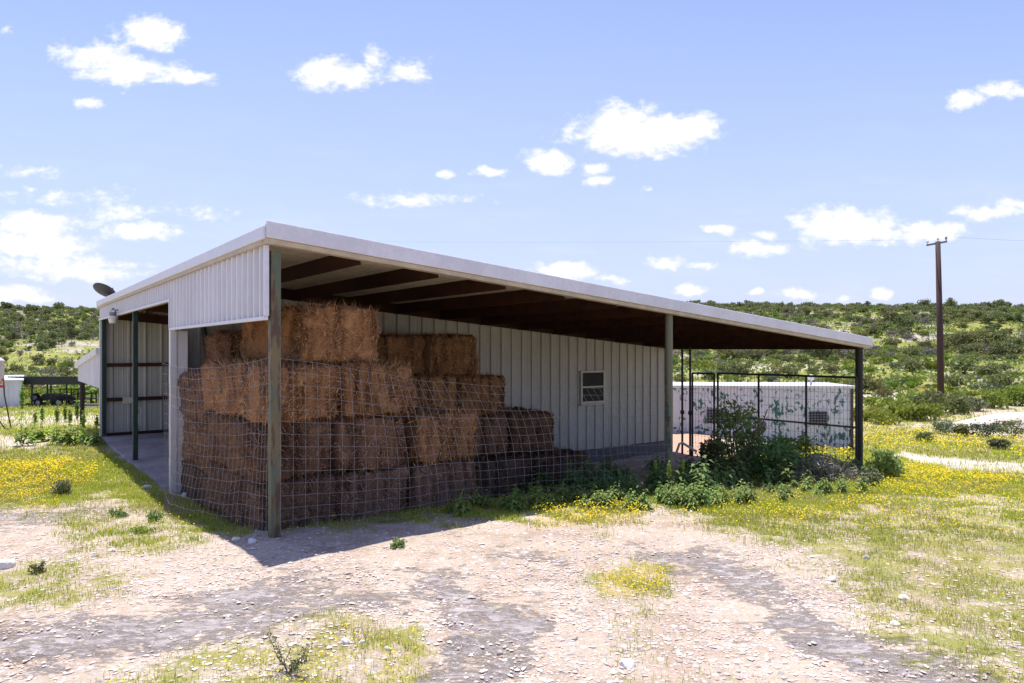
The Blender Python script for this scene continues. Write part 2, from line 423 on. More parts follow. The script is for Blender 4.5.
def zone_values(x, y, z):
    """ground-cover fractions (grass, yellow flowers, bare rock, track, earth) at ground positions"""
    px, py = project(x, y, z)
    nz = fbm(x * .9, y * .9, 4) - .5; nf = fbm(x * 3.7 + 40, y * 3.7, 4) - .5
    out = {k: np.zeros(x.shape) for k in 'gyrtp'}
    front = y > 2.5
    for k, s, w, P in ZONES:
        sd = poly_sd(px, py, P)
        a = 32 if k in 'gr' else 16
        if w < 3.5: a = 4
        elif k in 'gr': w = w * 1.9
        v = s * smooth(-w, w, sd + nz * a + nf * a) * front
        out[k] = np.maximum(out[k], v)
    # beyond what is mapped: patchy growth over the fields and the hills
    far = smooth(24, 36, np.hypot(x, y) )
    back = smooth(3.5, 1.5, y)
    wild = smooth(.38, .58, fbm(x * .16 + 5, y * .16, 4))
    out['g'] = np.maximum(out['g'], wild * .9 * np.maximum(far, back) * (1 - out['t']))
    return out

def axis(lo, hi, f0, f1, step, grow):
    a = list(np.arange(f0, f1 + 1e-6, step))
    s = step; p = a[-1]
    while p < hi: s *= grow; p += s; a.append(p)
    s = step; p = a[0]; b = []
    while p > lo: s *= grow; p -= s; b.append(p)
    return np.array(b[::-1] + a)
GX = axis(-520, 520, -11, 13, .075, 1.06); GY = axis(-60, 620, 3.8, 15, .07, 1.028)
X, Y = np.meshgrid(GX, GY); X = X.ravel(); Y = Y.ravel(); Zg = ground_z(X, Y)
nx, ny = len(GX), len(GY)
ZV = zone_values(X, Y, Zg)
# rock outcrop stands a little proud, with ledges; tracks are pressed in
Zg += ZV['r'] * ((fbm(X * 2.2, Y * 5, 4) - .45) * .07) - ZV['t'] * .03 * (Y < 60)
ii = (np.arange(ny - 1)[:, None] * nx + np.arange(nx - 1)[None, :]).ravel()
flat = np.stack([ii, ii + 1, ii + nx + 1, ii + nx], 1).ravel()
me = mesh_np('ground', np.stack([X, Y, Zg], 1), flat=flat, counts=np.full(len(ii), 4, np.int32), smooth_=True)
for nm, ks in (('cover', 'gyr'), ('bare', 'tp')):
    at = me.attributes.new(nm, 'FLOAT_VECTOR', 'POINT')
    vals = np.zeros((len(X), 3), np.float32)
    for i, k in enumerate(ks): vals[:, i] = ZV[k]
    at.data.foreach_set('vector', vals.ravel())

def ground_mat():
    m, nt, out = new_mat('ranch_ground'); N = NT(nt)
    b = N.n('ShaderNodeBsdfPrincipled'); N.l(b.outputs[0], out.inputs[0]); b.inputs['Roughness'].default_value = .95
    b.inputs['Specular IOR Level'].default_value = .08
    v = N.obj()
    def attr(n):
        a = N.n('ShaderNodeAttribute', attribute_name=n); s = N.n('ShaderNodeSeparateXYZ'); N.l(a.outputs['Vector'], s.inputs[0]); return s.outputs
    cov = attr('cover'); bare = attr('bare')
    # distance along the ground from the yard: fine gravel fades into broad field mottling
    sp = N.n('ShaderNodeSeparateXYZ'); N.l(v, sp.inputs[0])
    far = N.rng(sp.outputs[1], 26, 60)
    n_big = N.noise(v, .55, 5, .6); n_mid = N.noise(v, 3.2, 5, .62); n_fine = N.noise(v, 42, 5, .75)
    peb = N.vor(v, 34, 'F1', 'Color'); pebd = N.vor(v, 34); peb2 = N.vor(v, 13, 'F1', 'Color'); peb2d = N.vor(v, 13)
    sx = N.n('ShaderNodeSeparateColor'); N.l(peb, sx.inputs[0]); sx2 = N.n('ShaderNodeSeparateColor'); N.l(peb2, sx2.inputs[0])
    soil = N.mix(N.rng(n_mid, .36, .64), (.385, .29, .215), (.525, .425, .33))
    soil = N.mix(N.rng(n_big, .38, .62, 0, .6), soil, (.57, .48, .39))
    stones = N.mix(sx.outputs[0], (.35, .27, .215), (.68, .59, .505))
    soil = N.mix(N.rng(n_fine, .42, .62, 0, .24), soil, (.27, .20, .155))
    g = N.mix(N.math('MULTIPLY', N.rng(pebd, .5, .35), N.rng(n_fine, .40, .55)), soil, stones)
    st2 = N.mix(sx2.outputs[1], (.30, .265, .25), (.63, .585, .545))
    g = N.mix(N.math('MULTIPLY', N.rng(peb2d, .42, .34), N.rng(sx2.outputs[0], .62, .66)), g, st2)
    # grey weathered rock with pale cracks
    wv = N.mapping(v, (1, 2.4, 1)); rn = N.noise(wv, 4.2, 8, .7, .6); rn2 = N.noise(wv, 8, 6, .7)
    rock = N.mix(N.rng(rn, .36, .62), (.27, .235, .23), (.47, .425, .405))
    rock = N.mix(N.rng(rn2, .52, .66, 0, .8), rock, (.60, .555, .53))
    rkn = N.math('ADD', N.math('MULTIPLY', N.rng(N.noise(wv, 1.5, 4, .6), .3, .7, -.5, .5), .7), N.math('MULTIPLY', N.rng(N.noise(wv, 7.0, 7, .72), .3, .7, -.5, .5), .9))
    rk = N.rng(N.math('ADD', N.math('MULTIPLY', cov[2], .95), N.math('MULTIPLY', rkn, 1.15)), .38, 1.1, 0, .92)
    c = N.mix(rk, g, rock)
    # turf
    tn = N.noise(v, 5.0, 6, .7)
    turf = N.mix(N.rng(tn, .35, .65), (.27, .25, .07), (.38, .335, .12))
    turf = N.mix(N.rng(N.noise(v, .9, 3), .4, .62, 0, .7), turf, (.235, .255, .055))
    gkn = N.math('ADD', N.math('MULTIPLY', N.rng(N.noise(v, 3.3, 4, .65), .3, .7, -.5, .5), .8), N.math('MULTIPLY', N.rng(N.noise(v, 14, 5, .7), .3, .7, -.5, .5), .7))
    gk = N.rng(N.math('ADD', cov[0], gkn), .4, .9, 0, .92)
    c = N.mix(gk, c, turf)
    # far fields and hillside: grass, thin soil and pale ledges running along the slope
    fv = N.mapping(v, (.05, .11, .3)); fn = N.noise(fv, 1.0, 7, .66, .4); fn2 = N.noise(v, .35, 5, .6); fn3 = N.noise(v, 1.6, 4, .6)
    fg = N.mix(N.rng(fn2, .35, .65), (.17, .195, .042), (.29, .285, .08))
    fg = N.mix(N.rng(fn3, .5, .7, 0, .6), fg, (.14, .17, .038))
    ledge = N.mix(N.rng(fn3, .3, .7), (.31, .265, .225), (.46, .40, .345))
    fk = N.rng(N.math('ADD', fn, N.math('MULTIPLY', N.math('SUBTRACT', fn3, .5), .35)), .52, .60)
    fc = N.mix(fk, fg, ledge)
    c = N.mix(far, c, fc)
    # flower carpets seen as colour far off (the near ones are modelled)
    yk = N.math('MULTIPLY', N.rng(N.math('ADD', cov[1], N.math('MULTIPLY', N.math('SUBTRACT', N.noise(v, 1.4, 4), .5), 1.2)), .4, .7), N.rng(sp.outputs[1], 9, 26, .25, .85))
    c = N.mix(yk, c, (.55, .36, .03))
    c = N.mix(N.math('MULTIPLY', bare[0], N.rng(n_mid, .25, .45, .55, 1)), c, N.mix(n_mid, (.42, .365, .31), (.58, .52, .455)))
    c = N.mix(bare[1], c, N.mix(n_mid, (.40, .25, .17), (.52, .36, .27)))
    N.l(c, b.inputs['Base Color'])
    h = N.math('ADD', N.math('MULTIPLY', pebd, -.6), N.math('MULTIPLY', n_fine, .9))
    h = N.math('ADD', h, N.math('MULTIPLY', rn, N.math('MULTIPLY', rk, 2.5)))
    bp = N.n('ShaderNodeBump'); N.l(h, bp.inputs['Height']); bp.inputs['Distance'].default_value = .022
    N.l(N.rng(sp.outputs[1], 8, 45, .9, .1), bp.inputs['Strength']); N.l(bp.outputs[0], b.inputs['Normal'])
    return m
tag(link('ground', me, ground_mat()), 'stony ranch ground of pale gravel, grey rock and grass', kind='structure')

# ------------------------------------------------------------------ barn
barn = empty('metal_barn', (OX, OY, 0), ANG)
tag(barn, 'white metal barn with an open lean-to shed sheltering hay bales', 'barn')
U1, V1 = 13.44, 14.92; VW = 5.63; VP = 5.17
SL = (3.865 - 2.70) / 13.66                     # roof fall per metre along the front
def rz(u): return 3.865 - SL * (u + .11)          # roof surface height
RT = .16                                         # fascia depth
roofdir = Vector((1, 0, -SL)).normalized()
# roof sheet (ribs run down the slope), with its steel and trims as sub-parts
mb = MB()
L = math.hypot(13.6, 13.6 * SL)
mb.ribbed((-.08, -.12, 3.835), (0, 1, 0), Vector((SL, 0, 1)).normalized(), V1 + .24, lambda t: 0.0, lambda t: L, .23, .04, roofdir)
roof = mb.build('roof', M['roof_metal'], barn)
mb = MB()                                        # sloping front trim, rolled top edge
def rake(y0, y1, z_off0, z_off1):
    a = [(-.108, y0, rz(-.108) + z_off0), (-.108, y1, rz(-.108) + z_off0), (-.108, y1, rz(-.108) + z_off1), (-.108, y0, rz(-.108) + z_off1)]
    b = [(13.56, y0, rz(13.56) + z_off0), (13.56, y1, rz(13.56) + z_off0), (13.56, y1, rz(13.56) + z_off1), (13.56, y0, rz(13.56) + z_off1)]
    mb.prism(a, b)
rake(-.165, -.125, -.155, .035)
for q in (3.4, 6.9, 10.4):
    mb.prism([(q, -.168, rz(q) - .158), (q, -.12, rz(q) - .158), (q, -.12, rz(q) + .038), (q, -.168, rz(q) + .038)], [(q + .09, -.168, rz(q + .09) - .158), (q + .09, -.12, rz(q + .09) - .158), (q + .09, -.12, rz(q + .09) + .038), (q + .09, -.168, rz(q + .09) + .038)])
mb.build('front_fascia', M['fascia'], roof, .012)
mb = MB(); rake(-.135, -.02, -.215, -.158)
mb.build('trim_board', M['tan_trim'], roof)
mb = MB(); mb.box(-.14, -.10, -.124, V1 + .12, 3.695, 3.846)
mb.build('eave_fascia', M['fascia'], roof, .012)
mb = MB(); mb.box(-.125, -.05, -.019, V1 + .10, 3.64, 3.693)
mb.build('eave_board', M['tan_trim'], roof)
mb = MB(); mb.box(13.52, 13.6, -.168, V1 + .16, rz(13.56) - .17, rz(13.56) + .02)
mb.build('gutter', M['fascia'], roof, .012)
k = 0; u = 1.1
while u < 13.5:                                  # C-section purlins under the sheet
    mb = MB(); z = rz(u) - .035; d = .215; w = .016; t = .006; y0 = .03; y1 = V1 - .02
    mb.box(u, u + t, y0, y1, z - d, z); mb.box(u + t, u + w, y0, y1, z - t, z); mb.box(u + t, u + w, y0, y1, z - d, z - d + t)
    mb.build('purlin', M['red_iron'], roof); u += 1.115
for (yv, dd) in ((-.018, .10), (VW + .1, .25), (9.46, .25), (V1 - .12, .25)):   # steel rafters running down the slope
    mb = MB(); o2 = .03 if dd < .2 else .255
    a = [(.11, yv, rz(.11) - o2), (.11, yv + .045, rz(.11) - o2), (.11, yv + .045, rz(.11) - o2 - dd), (.11, yv, rz(.11) - o2 - dd)]
    b = [(13.3, yv, rz(13.3) - o2), (13.3, yv + .045, rz(13.3) - o2), (13.3, yv + .045, rz(13.3) - o2 - dd), (13.3, yv, rz(13.3) - o2 - dd)]
    mb.prism(a, b); mb.build('rafter', M['red_iron'], roof)
mb = MB()                                       # added dark strip standing in for shade along the back wall head
a = [(.05, VW - .075, rz(.05) - .03), (.05, VW - .06, rz(.05) - .03), (.05, VW - .06, rz(.05) - .245), (.05, VW - .075, rz(.05) - .245)]
b = [(13.2, VW - .075, rz(13.2) - .03), (13.2, VW - .06, rz(13.2) - .03), (13.2, VW - .06, rz(13.2) - .245), (13.2, VW - .075, rz(13.2) - .245)]
mb.prism(a, b); mb.build('head_shade_strip', M['red_iron'], roof)
# posts
def gl(u, v):
    x, y = uv(u, v); return gz(x, y)
mb = MB(); mb.box(-.012, .103, -.005, .11, gl(0, 0) - .4, rz(.1) - .26)
o = mb.build('post', M['post_green'], barn, .006); o['label'] = 'square corner post with flaking green paint and rust'
mb = MB(); mb.tube([(6.86, .05, gl(6.86, 0) - .4), (6.86, .05, rz(6.86) - .17)], .066, 28)
o = mb.build('post', M['post_wood'], barn, sm=False); o['label'] = 'round weathered greenish post in the middle of the open front'
mb = MB(); mb.tube([(13.40, .05, gl(13.44, 0) - .4), (13.40, .05, rz(13.44) - .2)], .082, 28)
o = mb.build('post', M['post_dark'], barn); o['label'] = 'dark round post at the low end of the roof'
for v in (9.46, V1 - .12):
    mb = MB(); mb.box(-.03, .07, v - .04, v + .05, -.4, 3.42)
    o = mb.build('post', M['dark_green'], barn, .006); o['label'] = 'dark green square post at the open bay'
# walls
up0 = lambda z: (lambda t: z)
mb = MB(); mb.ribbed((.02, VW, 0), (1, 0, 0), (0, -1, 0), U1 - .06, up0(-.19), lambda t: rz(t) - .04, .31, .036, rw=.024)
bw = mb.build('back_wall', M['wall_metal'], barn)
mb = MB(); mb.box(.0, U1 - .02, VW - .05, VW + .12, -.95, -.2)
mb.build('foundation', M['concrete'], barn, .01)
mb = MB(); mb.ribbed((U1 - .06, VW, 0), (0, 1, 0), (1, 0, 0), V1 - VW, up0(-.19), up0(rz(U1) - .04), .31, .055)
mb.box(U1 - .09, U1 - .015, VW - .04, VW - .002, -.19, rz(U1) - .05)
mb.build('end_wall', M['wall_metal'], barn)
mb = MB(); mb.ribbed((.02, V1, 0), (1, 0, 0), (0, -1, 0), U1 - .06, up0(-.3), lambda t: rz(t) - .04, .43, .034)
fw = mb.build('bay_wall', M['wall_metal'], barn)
for z in (2.02, 1.03, .03):
    mb = MB(); mb.box(.1, U1 - .2, V1 - .13, V1 - .04, z - .05, z + .05)
    mb.build('girt', M['red_iron'], fw)
mb = MB()
mb.ribbed((-.05, .02, 0), (0, 1, 0), (-1, 0, 0), VP - .02, up0(2.83), up0(3.65), .235, .045)
lp = mb.build('gable_panel', M['white_metal'], barn)
mb = MB(); mb.box(-.10, -.045, -.01, VP + .05, 2.79, 2.835); mb.build('bottom_trim', M['fascia'], lp, .006)
mb = MB(); mb.box(-.092, -.04, -.03, .028, 2.836, 3.642); mb.build('corner_trim', M['fascia'], lp, .006)
mb = MB(); mb.ribbed((-.05, VP + .01, 0), (0, 1, 0), (-1, 0, 0), V1 - VP, up0(3.33), up0(3.65), .235, .045)
hp = mb.build('bay_header', M['white_metal'], barn)
mb = MB(); mb.box(-.10, -.045, VP + .052, V1 + .03, 3.29, 3.335); mb.build('bottom_trim', M['fascia'], hp, .006)
mb = MB(); mb.box(-.103, -.042, VP, VP + .05, 2.836, 3.34); mb.build('corner_trim', M['fascia'], hp, .006)
mb = MB(); mb.box(.02, .12, VP + .2, V1 - .2, 3.33, 3.42); mb.build('header_timber', pbr('bare_timber', (.42, .27, .13), .7, .3, 5, stretch=(1, .2, 1)), barn)
mb = MB(); mb.box(-.085, .02, VP - .02, VP + .05, -.2, 2.786); mb.box(.0, .018, VP + .052, VW + .1, -.2, 2.8); mb.box(.021, .2, VP + .0, VP + .03, -.2, 2.786)
mb.build('door_jamb', M['white_metal'], barn, .006)
mb = MB(); mb.box(-.075, .02, V1 - .03, V1 + .06, -.25, 3.286); mb.build('corner_trim', M['white_metal'], barn, .006)
mb = MB(); mb.box(-.10, U1 - .1, VW + .13, V1 - .02, -.5, 0); mb.build('floor_slab', M['slab'], barn, .015)
# window in the back wall
win = empty('window', (0, 0, 0)); win.parent = barn
u0, u1, z0, z1 = 9.82, 10.69, 1.04, 1.905; f = .055
mb = MB()
mb.box(u0, u1, VW - .095, VW + .02, z1 - f, z1); mb.box(u0, u1, VW - .105, VW + .02, z0, z0 + f)
mb.box(u0, u0 + f, VW - .093, VW + .02, z0 + f, z1 - f); mb.box(u1 - f, u1, VW - .093, VW + .02, z0 + f, z1 - f)
mb.box(u0 + f, u1 - f, VW - .088, VW + .01, (z0 + z1) / 2 - .022, (z0 + z1) / 2 + .022)
mb.build('frame', M['win_frame'], win, .005)
mb = MB(); mb.box(u0 - .04, u1 + .04, VW - .15, VW - .03, z0 - .045, z0 - .003); mb.build('sill', M['win_frame'], win, .005)
mb = MB(); mb.box(u0 + f, u1 - f, VW - .070, VW - .060, z0 + f, (z0 + z1) / 2 - .022); mb.box(u0 + f, u1 - f, VW - .070, VW - .060, (z0 + z1) / 2 + .022, z1 - f)
mb.build('pane', M['glass_dark'], win)
# lower wing roofed off the far side
wing = empty('side_wing', (0, 0, 0)); wing.parent = barn
mb = MB(); mb.ribbed((-.05, V1 + .07, 0), (0, 1, 0), (-1, 0, 0), 6.0, lambda t: 1.36, lambda t: 2.33 - .085 * t, .25, .03); mb.build('side_panel', M['white_metal'], wing)
mb = MB(); a = [(-.16, V1 + .07, 2.33), (-.16, V1 + .07, 2.52), (4.5, V1 + .07, 2.52), (4.5, V1 + .07, 2.33)]
dz = -.085 * 6.2; mb.prism(a, [(x, V1 + 6.27, z + dz) for (x, y, z) in a]); mb.build('wing_roof', M['fascia'], wing, .01)
for uu in (0, 4.2):
    mb = MB(); mb.tube([(uu + .04, V1 + 5.85, -1.3), (uu + .04, V1 + 5.85, 1.6)], .075, 10); mb.build('post', M['post_dark'], wing)

# lamp, dish and small fittings: separate things fixed to the barn
def at_barn(u, v): x, y = uv(u, v); return x, y
x, y = at_barn(-.2, 11.2)
t = empty('barn_light', (x, y, 3.16), ANG); t.scale = (.66,) * 3; tag(t, 'white plastic yard light with a grey cap hung at the open bay header', 'lamp')
mb = MB(); mb.lathe((0, 0, 0), [(.05, .16), (.115, .17), (.12, .3), (.085, .35), (.05, .40), (.045, .46), (.02, .465)], 16); mb.build('cap', M['lamp_grey'], t, sm=False)
mb = MB(); mb.lathe((0, 0, 0), [(.11, -.1), (.14, -.02), (.155, .06), (.145, .075), (.17, .08), (.17, .165), (.02, .168)], 20); mb.build('lens', M['lamp_white'], t)
mb = MB(); mb.beam((.06, 0, .38), (.16, 0, .38), .05, .05); mb.build('bracket', M['lamp_grey'], t)
x, y = at_barn(-.02, 14.55)
t = empty('satellite_dish', (x, y, rz(0)), 0); tag(t, 'dark grey satellite dish on the far corner of the barn roof', 'satellite dish')
mb = MB(); n = 24; vs = []; fs = []
for i, rr in enumerate((0, .12, .22, .31)):
    for j in range(n):
        a = 2 * math.pi * j / n; vs.append((rr * math.cos(a) * 1.0, rr * math.sin(a), .35 * rr * rr))
for i in range(3):
    for j in range(n): j2 = (j + 1) % n; fs.append((i * n + j, i * n + j2, (i + 1) * n + j2, (i + 1) * n + j))
k = len(vs); vs += [(p[0], p[1], p[2] - .015) for p in vs]; fs += [tuple(q + k for q in reversed(f_)) for f_ in fs]
fs += [(3 * n + j, 3 * n + (j + 1) % n, k + 3 * n + (j + 1) % n, k + 3 * n + j) for j in range(n)]
mb.add(vs, fs); d = mb.build('reflector', M['dish'], t, sm=True); d.location = (.02, 0, .25); d.rotation_euler = (R(-36), R(10), 0)
mb = MB(); mb.tube([(.05, .12, -.02), (.05, .12, .16), (0, .06, .22)], .02, 8); mb.build('mast', M['lamp_grey'], t)
mb = MB(); mb.tube([(0, .1, .1), (.03, .36, .34)], .012, 6); mb.box(.0, .06, .33, .39, .31, .37); mb.build('feed_arm', M['lamp_grey'], t)
x, y = at_barn(.62, V1 - .16)
mb = MB(); mb.box(-.13, .13, -.05, .03, -.09, .09); mb.box(-.11, .11, -.056, -.051, -.07, .07); o = mb.build('junction_box', M['win_frame'], None, .008, (x, y, 1.0), (0, 0, ANG)); tag(o, 'small beige electrical box on the far bay wall rail', 'electrical box')
x, y = at_barn(.12, 9.56)
mb = MB(); mb.box(-.03, .03, -.02, .06, -.22, .2); mb.box(-.05, .05, -.022, .07, .05, .14); o = mb.build('switch_box', M['lamp_white'], None, .006, (x, y, .98), (0, 0, ANG)); tag(o, 'white switch box and conduit on the middle green bay post', 'electrical box')
x, y = at_barn(.55, 4.9)
mb = MB(); mb.tube([(.25, .25, -.15), (-.05, .62, 3.2)], .045, 10); o = mb.build('steel_pipe', M['dark_green'], None, 0, (x, y, 0), (0, 0, ANG)); tag(o, 'dark green steel pipe leaning on the wall behind the hay', 'pipe')

# ------------------------------------------------------------------ hay bales
def make_bale(w, l, h, seed, mat):
    rg = np.random.default_rng(seed)
    nxs, nys, nzs = 16, 26, 12
    def face(A, B, fn):
        a = np.linspace(0, 1, A + 1); b = np.linspace(0, 1, B + 1); g = np.stack(np.meshgrid(a, b, indexing='ij'), -1).reshape(-1, 2)
        p = fn(g[:, 0], g[:, 1]); i = (np.arange(A)[:, None] * (B + 1) + np.arange(B)[None, :]).ravel()
        return p, np.stack([i, i + B + 1, i + B + 2, i + 1], 1)
    o = np.ones_like; z = np.zeros_like
    parts = [face(nxs, nzs, lambda a, b: np.stack([a, z(a), b], 1)), face(nzs, nxs, lambda a, b: np.stack([b, o(a), a], 1)),
             face(nzs, nys, lambda a, b: np.stack([z(a), b, a], 1)), face(nys, nzs, lambda a, b: np.stack([o(a), a, b], 1)),
             face(nxs, nys, lambda a, b: np.stack([a, b, o(a)], 1)), face(nys, nxs, lambda a, b: np.stack([b, a, z(a)], 1))]
    V = []; Fq = []; k = 0
    for p, q in parts: V.append(p); Fq.append(q + k); k += len(p)
    V = np.concatenate(V) - .5; Fq = np.concatenate(Fq)
    S = np.array([w, l, h]); P = V * S
    r = .095; c = np.clip(P, -(S / 2 - r), S / 2 - r); d = P - c; ln = np.linalg.norm(d, axis=1, keepdims=True)
    P = c + d / np.maximum(ln, 1e-6) * np.minimum(ln, r)
    Nn = d / np.maximum(ln, 1e-6)
    off = seed * 7.7
    flakes = (vnoise(P[:, 0] * 9 + off, P[:, 1] * 9 + 3) - .5) * .045
    lump = (fbm(P[:, 0] * 3 + P[:, 2] * 2.1 + off, P[:, 1] * 3 - P[:, 2] * 1.7, 3) - .5) * .11 + (fbm(P[:, 0] * 14 + off + P[:, 2] * 9, P[:, 1] * 14 + P[:, 2] * 11, 2) - .5) * .075
    P = P + Nn * (flakes + lump)[:, None]
    # the twine bites in: gentle waists
    # loose straw sticking out of every face
    ns = 9000
    fi = rg.integers(0, len(Fq), ns); wts = rg.dirichlet((1, 1, 1, 1), ns)
    q = (P[Fq[fi]] * wts[:, :, None]).sum(1); nn = (Nn[Fq[fi]] * wts[:, :, None]).sum(1)
    dr = rg.normal(size=(ns, 3)) * np.array([.6, .6, 1.0]) + nn * .22; dr /= np.linalg.norm(dr, axis=1, keepdims=True)
    sd = np.cross(dr, nn + rg.normal(size=(ns, 3)) * .3); sd /= np.maximum(np.linalg.norm(sd, axis=1, keepdims=True), 1e-6)
    ll = rg.uniform(.03, .13, ns)[:, None]; ww = rg.uniform(.0022, .005, ns)[:, None]
    q = q + nn * .004
    tv = np.stack([q - sd * ww, q + sd * ww, q + dr * ll], 1).reshape(-1, 3)
    k = len(P); tf = np.arange(ns * 3) + k
    flat = np.concatenate([Fq.ravel(), tf]); cnt = np.concatenate([np.full(len(Fq), 4), np.full(ns, 3)])
    me = mesh_np('hay_bale', np.concatenate([P, tv]), flat=flat, counts=cnt.astype(np.int32), smooth_=True)
    at = me.attributes.new('straw', 'FLOAT', 'POINT'); at.data.foreach_set('value', np.concatenate([np.zeros(len(P)), np.ones(len(tv))]).astype(np.float32))
    return me
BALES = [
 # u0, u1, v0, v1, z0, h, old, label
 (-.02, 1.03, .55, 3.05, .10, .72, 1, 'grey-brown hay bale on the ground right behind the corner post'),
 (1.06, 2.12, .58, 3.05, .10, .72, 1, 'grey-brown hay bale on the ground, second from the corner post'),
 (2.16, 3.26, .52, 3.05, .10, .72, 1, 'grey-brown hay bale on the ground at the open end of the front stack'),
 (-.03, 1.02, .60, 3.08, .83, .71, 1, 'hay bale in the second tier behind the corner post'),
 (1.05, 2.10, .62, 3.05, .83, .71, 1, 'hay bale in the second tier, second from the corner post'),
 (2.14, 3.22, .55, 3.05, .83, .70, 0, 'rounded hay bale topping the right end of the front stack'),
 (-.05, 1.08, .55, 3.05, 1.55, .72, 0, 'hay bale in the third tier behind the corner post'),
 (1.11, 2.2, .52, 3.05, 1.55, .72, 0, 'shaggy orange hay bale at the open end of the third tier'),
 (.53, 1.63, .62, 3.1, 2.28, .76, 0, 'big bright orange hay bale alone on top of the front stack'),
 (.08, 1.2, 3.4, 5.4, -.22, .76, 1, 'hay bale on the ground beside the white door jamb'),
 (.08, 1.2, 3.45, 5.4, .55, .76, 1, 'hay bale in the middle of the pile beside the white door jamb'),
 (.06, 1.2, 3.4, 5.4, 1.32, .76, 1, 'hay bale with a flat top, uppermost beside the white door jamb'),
 (.5, 1.62, 3.95, 5.4, 2.1, .64, 1, 'hay bale high under the roof seen below the ribbed gable panel'),  # darker hay colour here paints the deep shade behind the top bale
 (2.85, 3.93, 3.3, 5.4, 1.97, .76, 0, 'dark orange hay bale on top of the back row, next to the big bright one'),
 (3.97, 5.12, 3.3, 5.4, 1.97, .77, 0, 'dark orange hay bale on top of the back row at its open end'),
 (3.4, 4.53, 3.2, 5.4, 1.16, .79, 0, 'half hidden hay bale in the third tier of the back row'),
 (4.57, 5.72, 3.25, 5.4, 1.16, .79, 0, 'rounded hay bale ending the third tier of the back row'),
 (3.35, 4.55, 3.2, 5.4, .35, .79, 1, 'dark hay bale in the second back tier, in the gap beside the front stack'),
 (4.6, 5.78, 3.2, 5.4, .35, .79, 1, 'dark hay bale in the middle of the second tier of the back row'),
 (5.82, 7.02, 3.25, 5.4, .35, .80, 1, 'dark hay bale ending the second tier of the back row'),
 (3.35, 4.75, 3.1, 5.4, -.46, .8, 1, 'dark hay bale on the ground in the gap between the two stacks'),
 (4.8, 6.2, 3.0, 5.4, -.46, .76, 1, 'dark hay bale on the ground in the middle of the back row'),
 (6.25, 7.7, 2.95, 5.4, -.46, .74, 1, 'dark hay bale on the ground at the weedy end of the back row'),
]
for i, (a, b, c, d, z, h, old_or_shaded, lab) in enumerate(BALES):
    me = make_bale(b - a - .05, d - c, h - .015, i + 3, None)
    x, y = uv((a + b) / 2, (c + d) / 2)
    o = link('hay_bale', me, M['hay_base' if z < .2 else 'hay_old_shaded' if old_or_shaded else 'hay'], None, (x, y, z + h / 2), (R(random.uniform(-.8, .8)), R(random.uniform(-1.4, 1.4)), ANG + R(random.uniform(-2, 2))))
    if i == 8: o.rotation_euler = (R(1), R(1.5), ANG + R(2))
    tag(o, lab, 'hay bale', 'hay bales stacked under the lean-to')

# ------------------------------------------------------------------ wire mesh fences
def wire_mesh(fn, ns, nh, r=.0022, name='wire_fence', frac_s=1.0):
    """fn(s, h) gives a point; a grid of ns x nh wires"""
    mb = MB()
    for j in range(nh + 1):
        mb.tube([fn(i / ns, j / nh) for i in range(ns + 1)], r, 4, False)
    for i in range(ns + 1):
        mb.tube([fn(i / ns, j / nh) for j in range(nh + 1)], r, 4, False)
    return mb
def left_fn(s, h):
    v = .02 + 4.28 * s
    u = -.06 - .31 * float(smooth(0, .75, s)) + .03 * math.sin(s * 7 + h * 2) + .10 * math.sin(math.pi * h) * math.sin(math.pi * s)
    u -= .12 * (1 - h) * math.sin(math.pi * s)
    zb = gl(u, v) + .03; zt = 2.36 - .12 * s - .10 * math.sin(math.pi * s)
    x, y = uv(u, v + .04 * math.sin(h * 5 + s * 3))
    return (x, y, zb + (zt - zb) * h + .006 * math.sin(s * 31 + h * 7))
mb = wire_mesh(left_fn, 34, 14)
o = mb.build('wire_fence', M['galv']); tag(o, 'sagging wire mesh along the barn side from corner post to door jamb', 'wire fence')
def right_fn(s, h):
    u = .08 + 6.75 * s
    zb = gl(u, -.1) + .04; zt = 2.36 - .75 * s + .22 * s * s - .10 * math.sin(math.pi * s)
    lean = float(smooth(.08, .4, s)) * (1 - float(smooth(.85, 1, s)))
    uu = u - .34 * lean * h ** 2.2 + .05 * math.sin(h * 4 + s * 7) * lean
    v = -.06 - .16 * math.sin(math.pi * min(1, s * 1.1)) * math.sin(math.pi * h) + .25 * lean * h + .03 * math.sin(s * 21)
    x, y = uv(uu, v)
    return (x, y, zb + (zt - zb) * h + .007 * math.sin(s * 37 + h * 5))
mb = wire_mesh(right_fn, 46, 14)
o = mb.build('wire_fence', M['galv']); tag(o, 'leaning wire mesh across the open front before the hay stacks', 'wire fence')

# ------------------------------------------------------------------ pen panels at the low end
def pen(name, va, vb, z0, z1, uprights, zmid, label, r=.028, mesh=True):
    t = empty(name, (*uv(13.3, va), 0), ANG); tag(t, label, 'pen panel')
    mb = MB(); LV = vb - va
    mb.tube([(0, 0, z1), (0, LV, z1)], r, 8)
    mb.build('top_rail', M['black_steel'], t)
    for w in uprights:
        mb = MB(); mb.tube([(0, w - va, z0 - .3), (0, w - va, z1 + .004)], r, 8); mb.build('upright', M['black_steel'], t)
    if zmid:
        mb = MB(); mb.tube([(-.01, .03, zmid), (-.01, LV - .03, zmid)], r * .75, 8); mb.build('middle_rail', M['rusty'], t)
    if mesh:
        n = int(LV / .1); m2 = MB()
        for i in range(1, n): m2.tube([(.01, i * LV / n, z0), (.01, i * LV / n, z1)], .0035, 4, False)
        for j in range(int((z1 - z0) / .2)): m2.tube([(.015, 0, z0 + j * .2), (.015, LV, z0 + j * .2)], .0035, 4, False)
        m2.build('wire_mesh', M['rusty'], t)
    return t
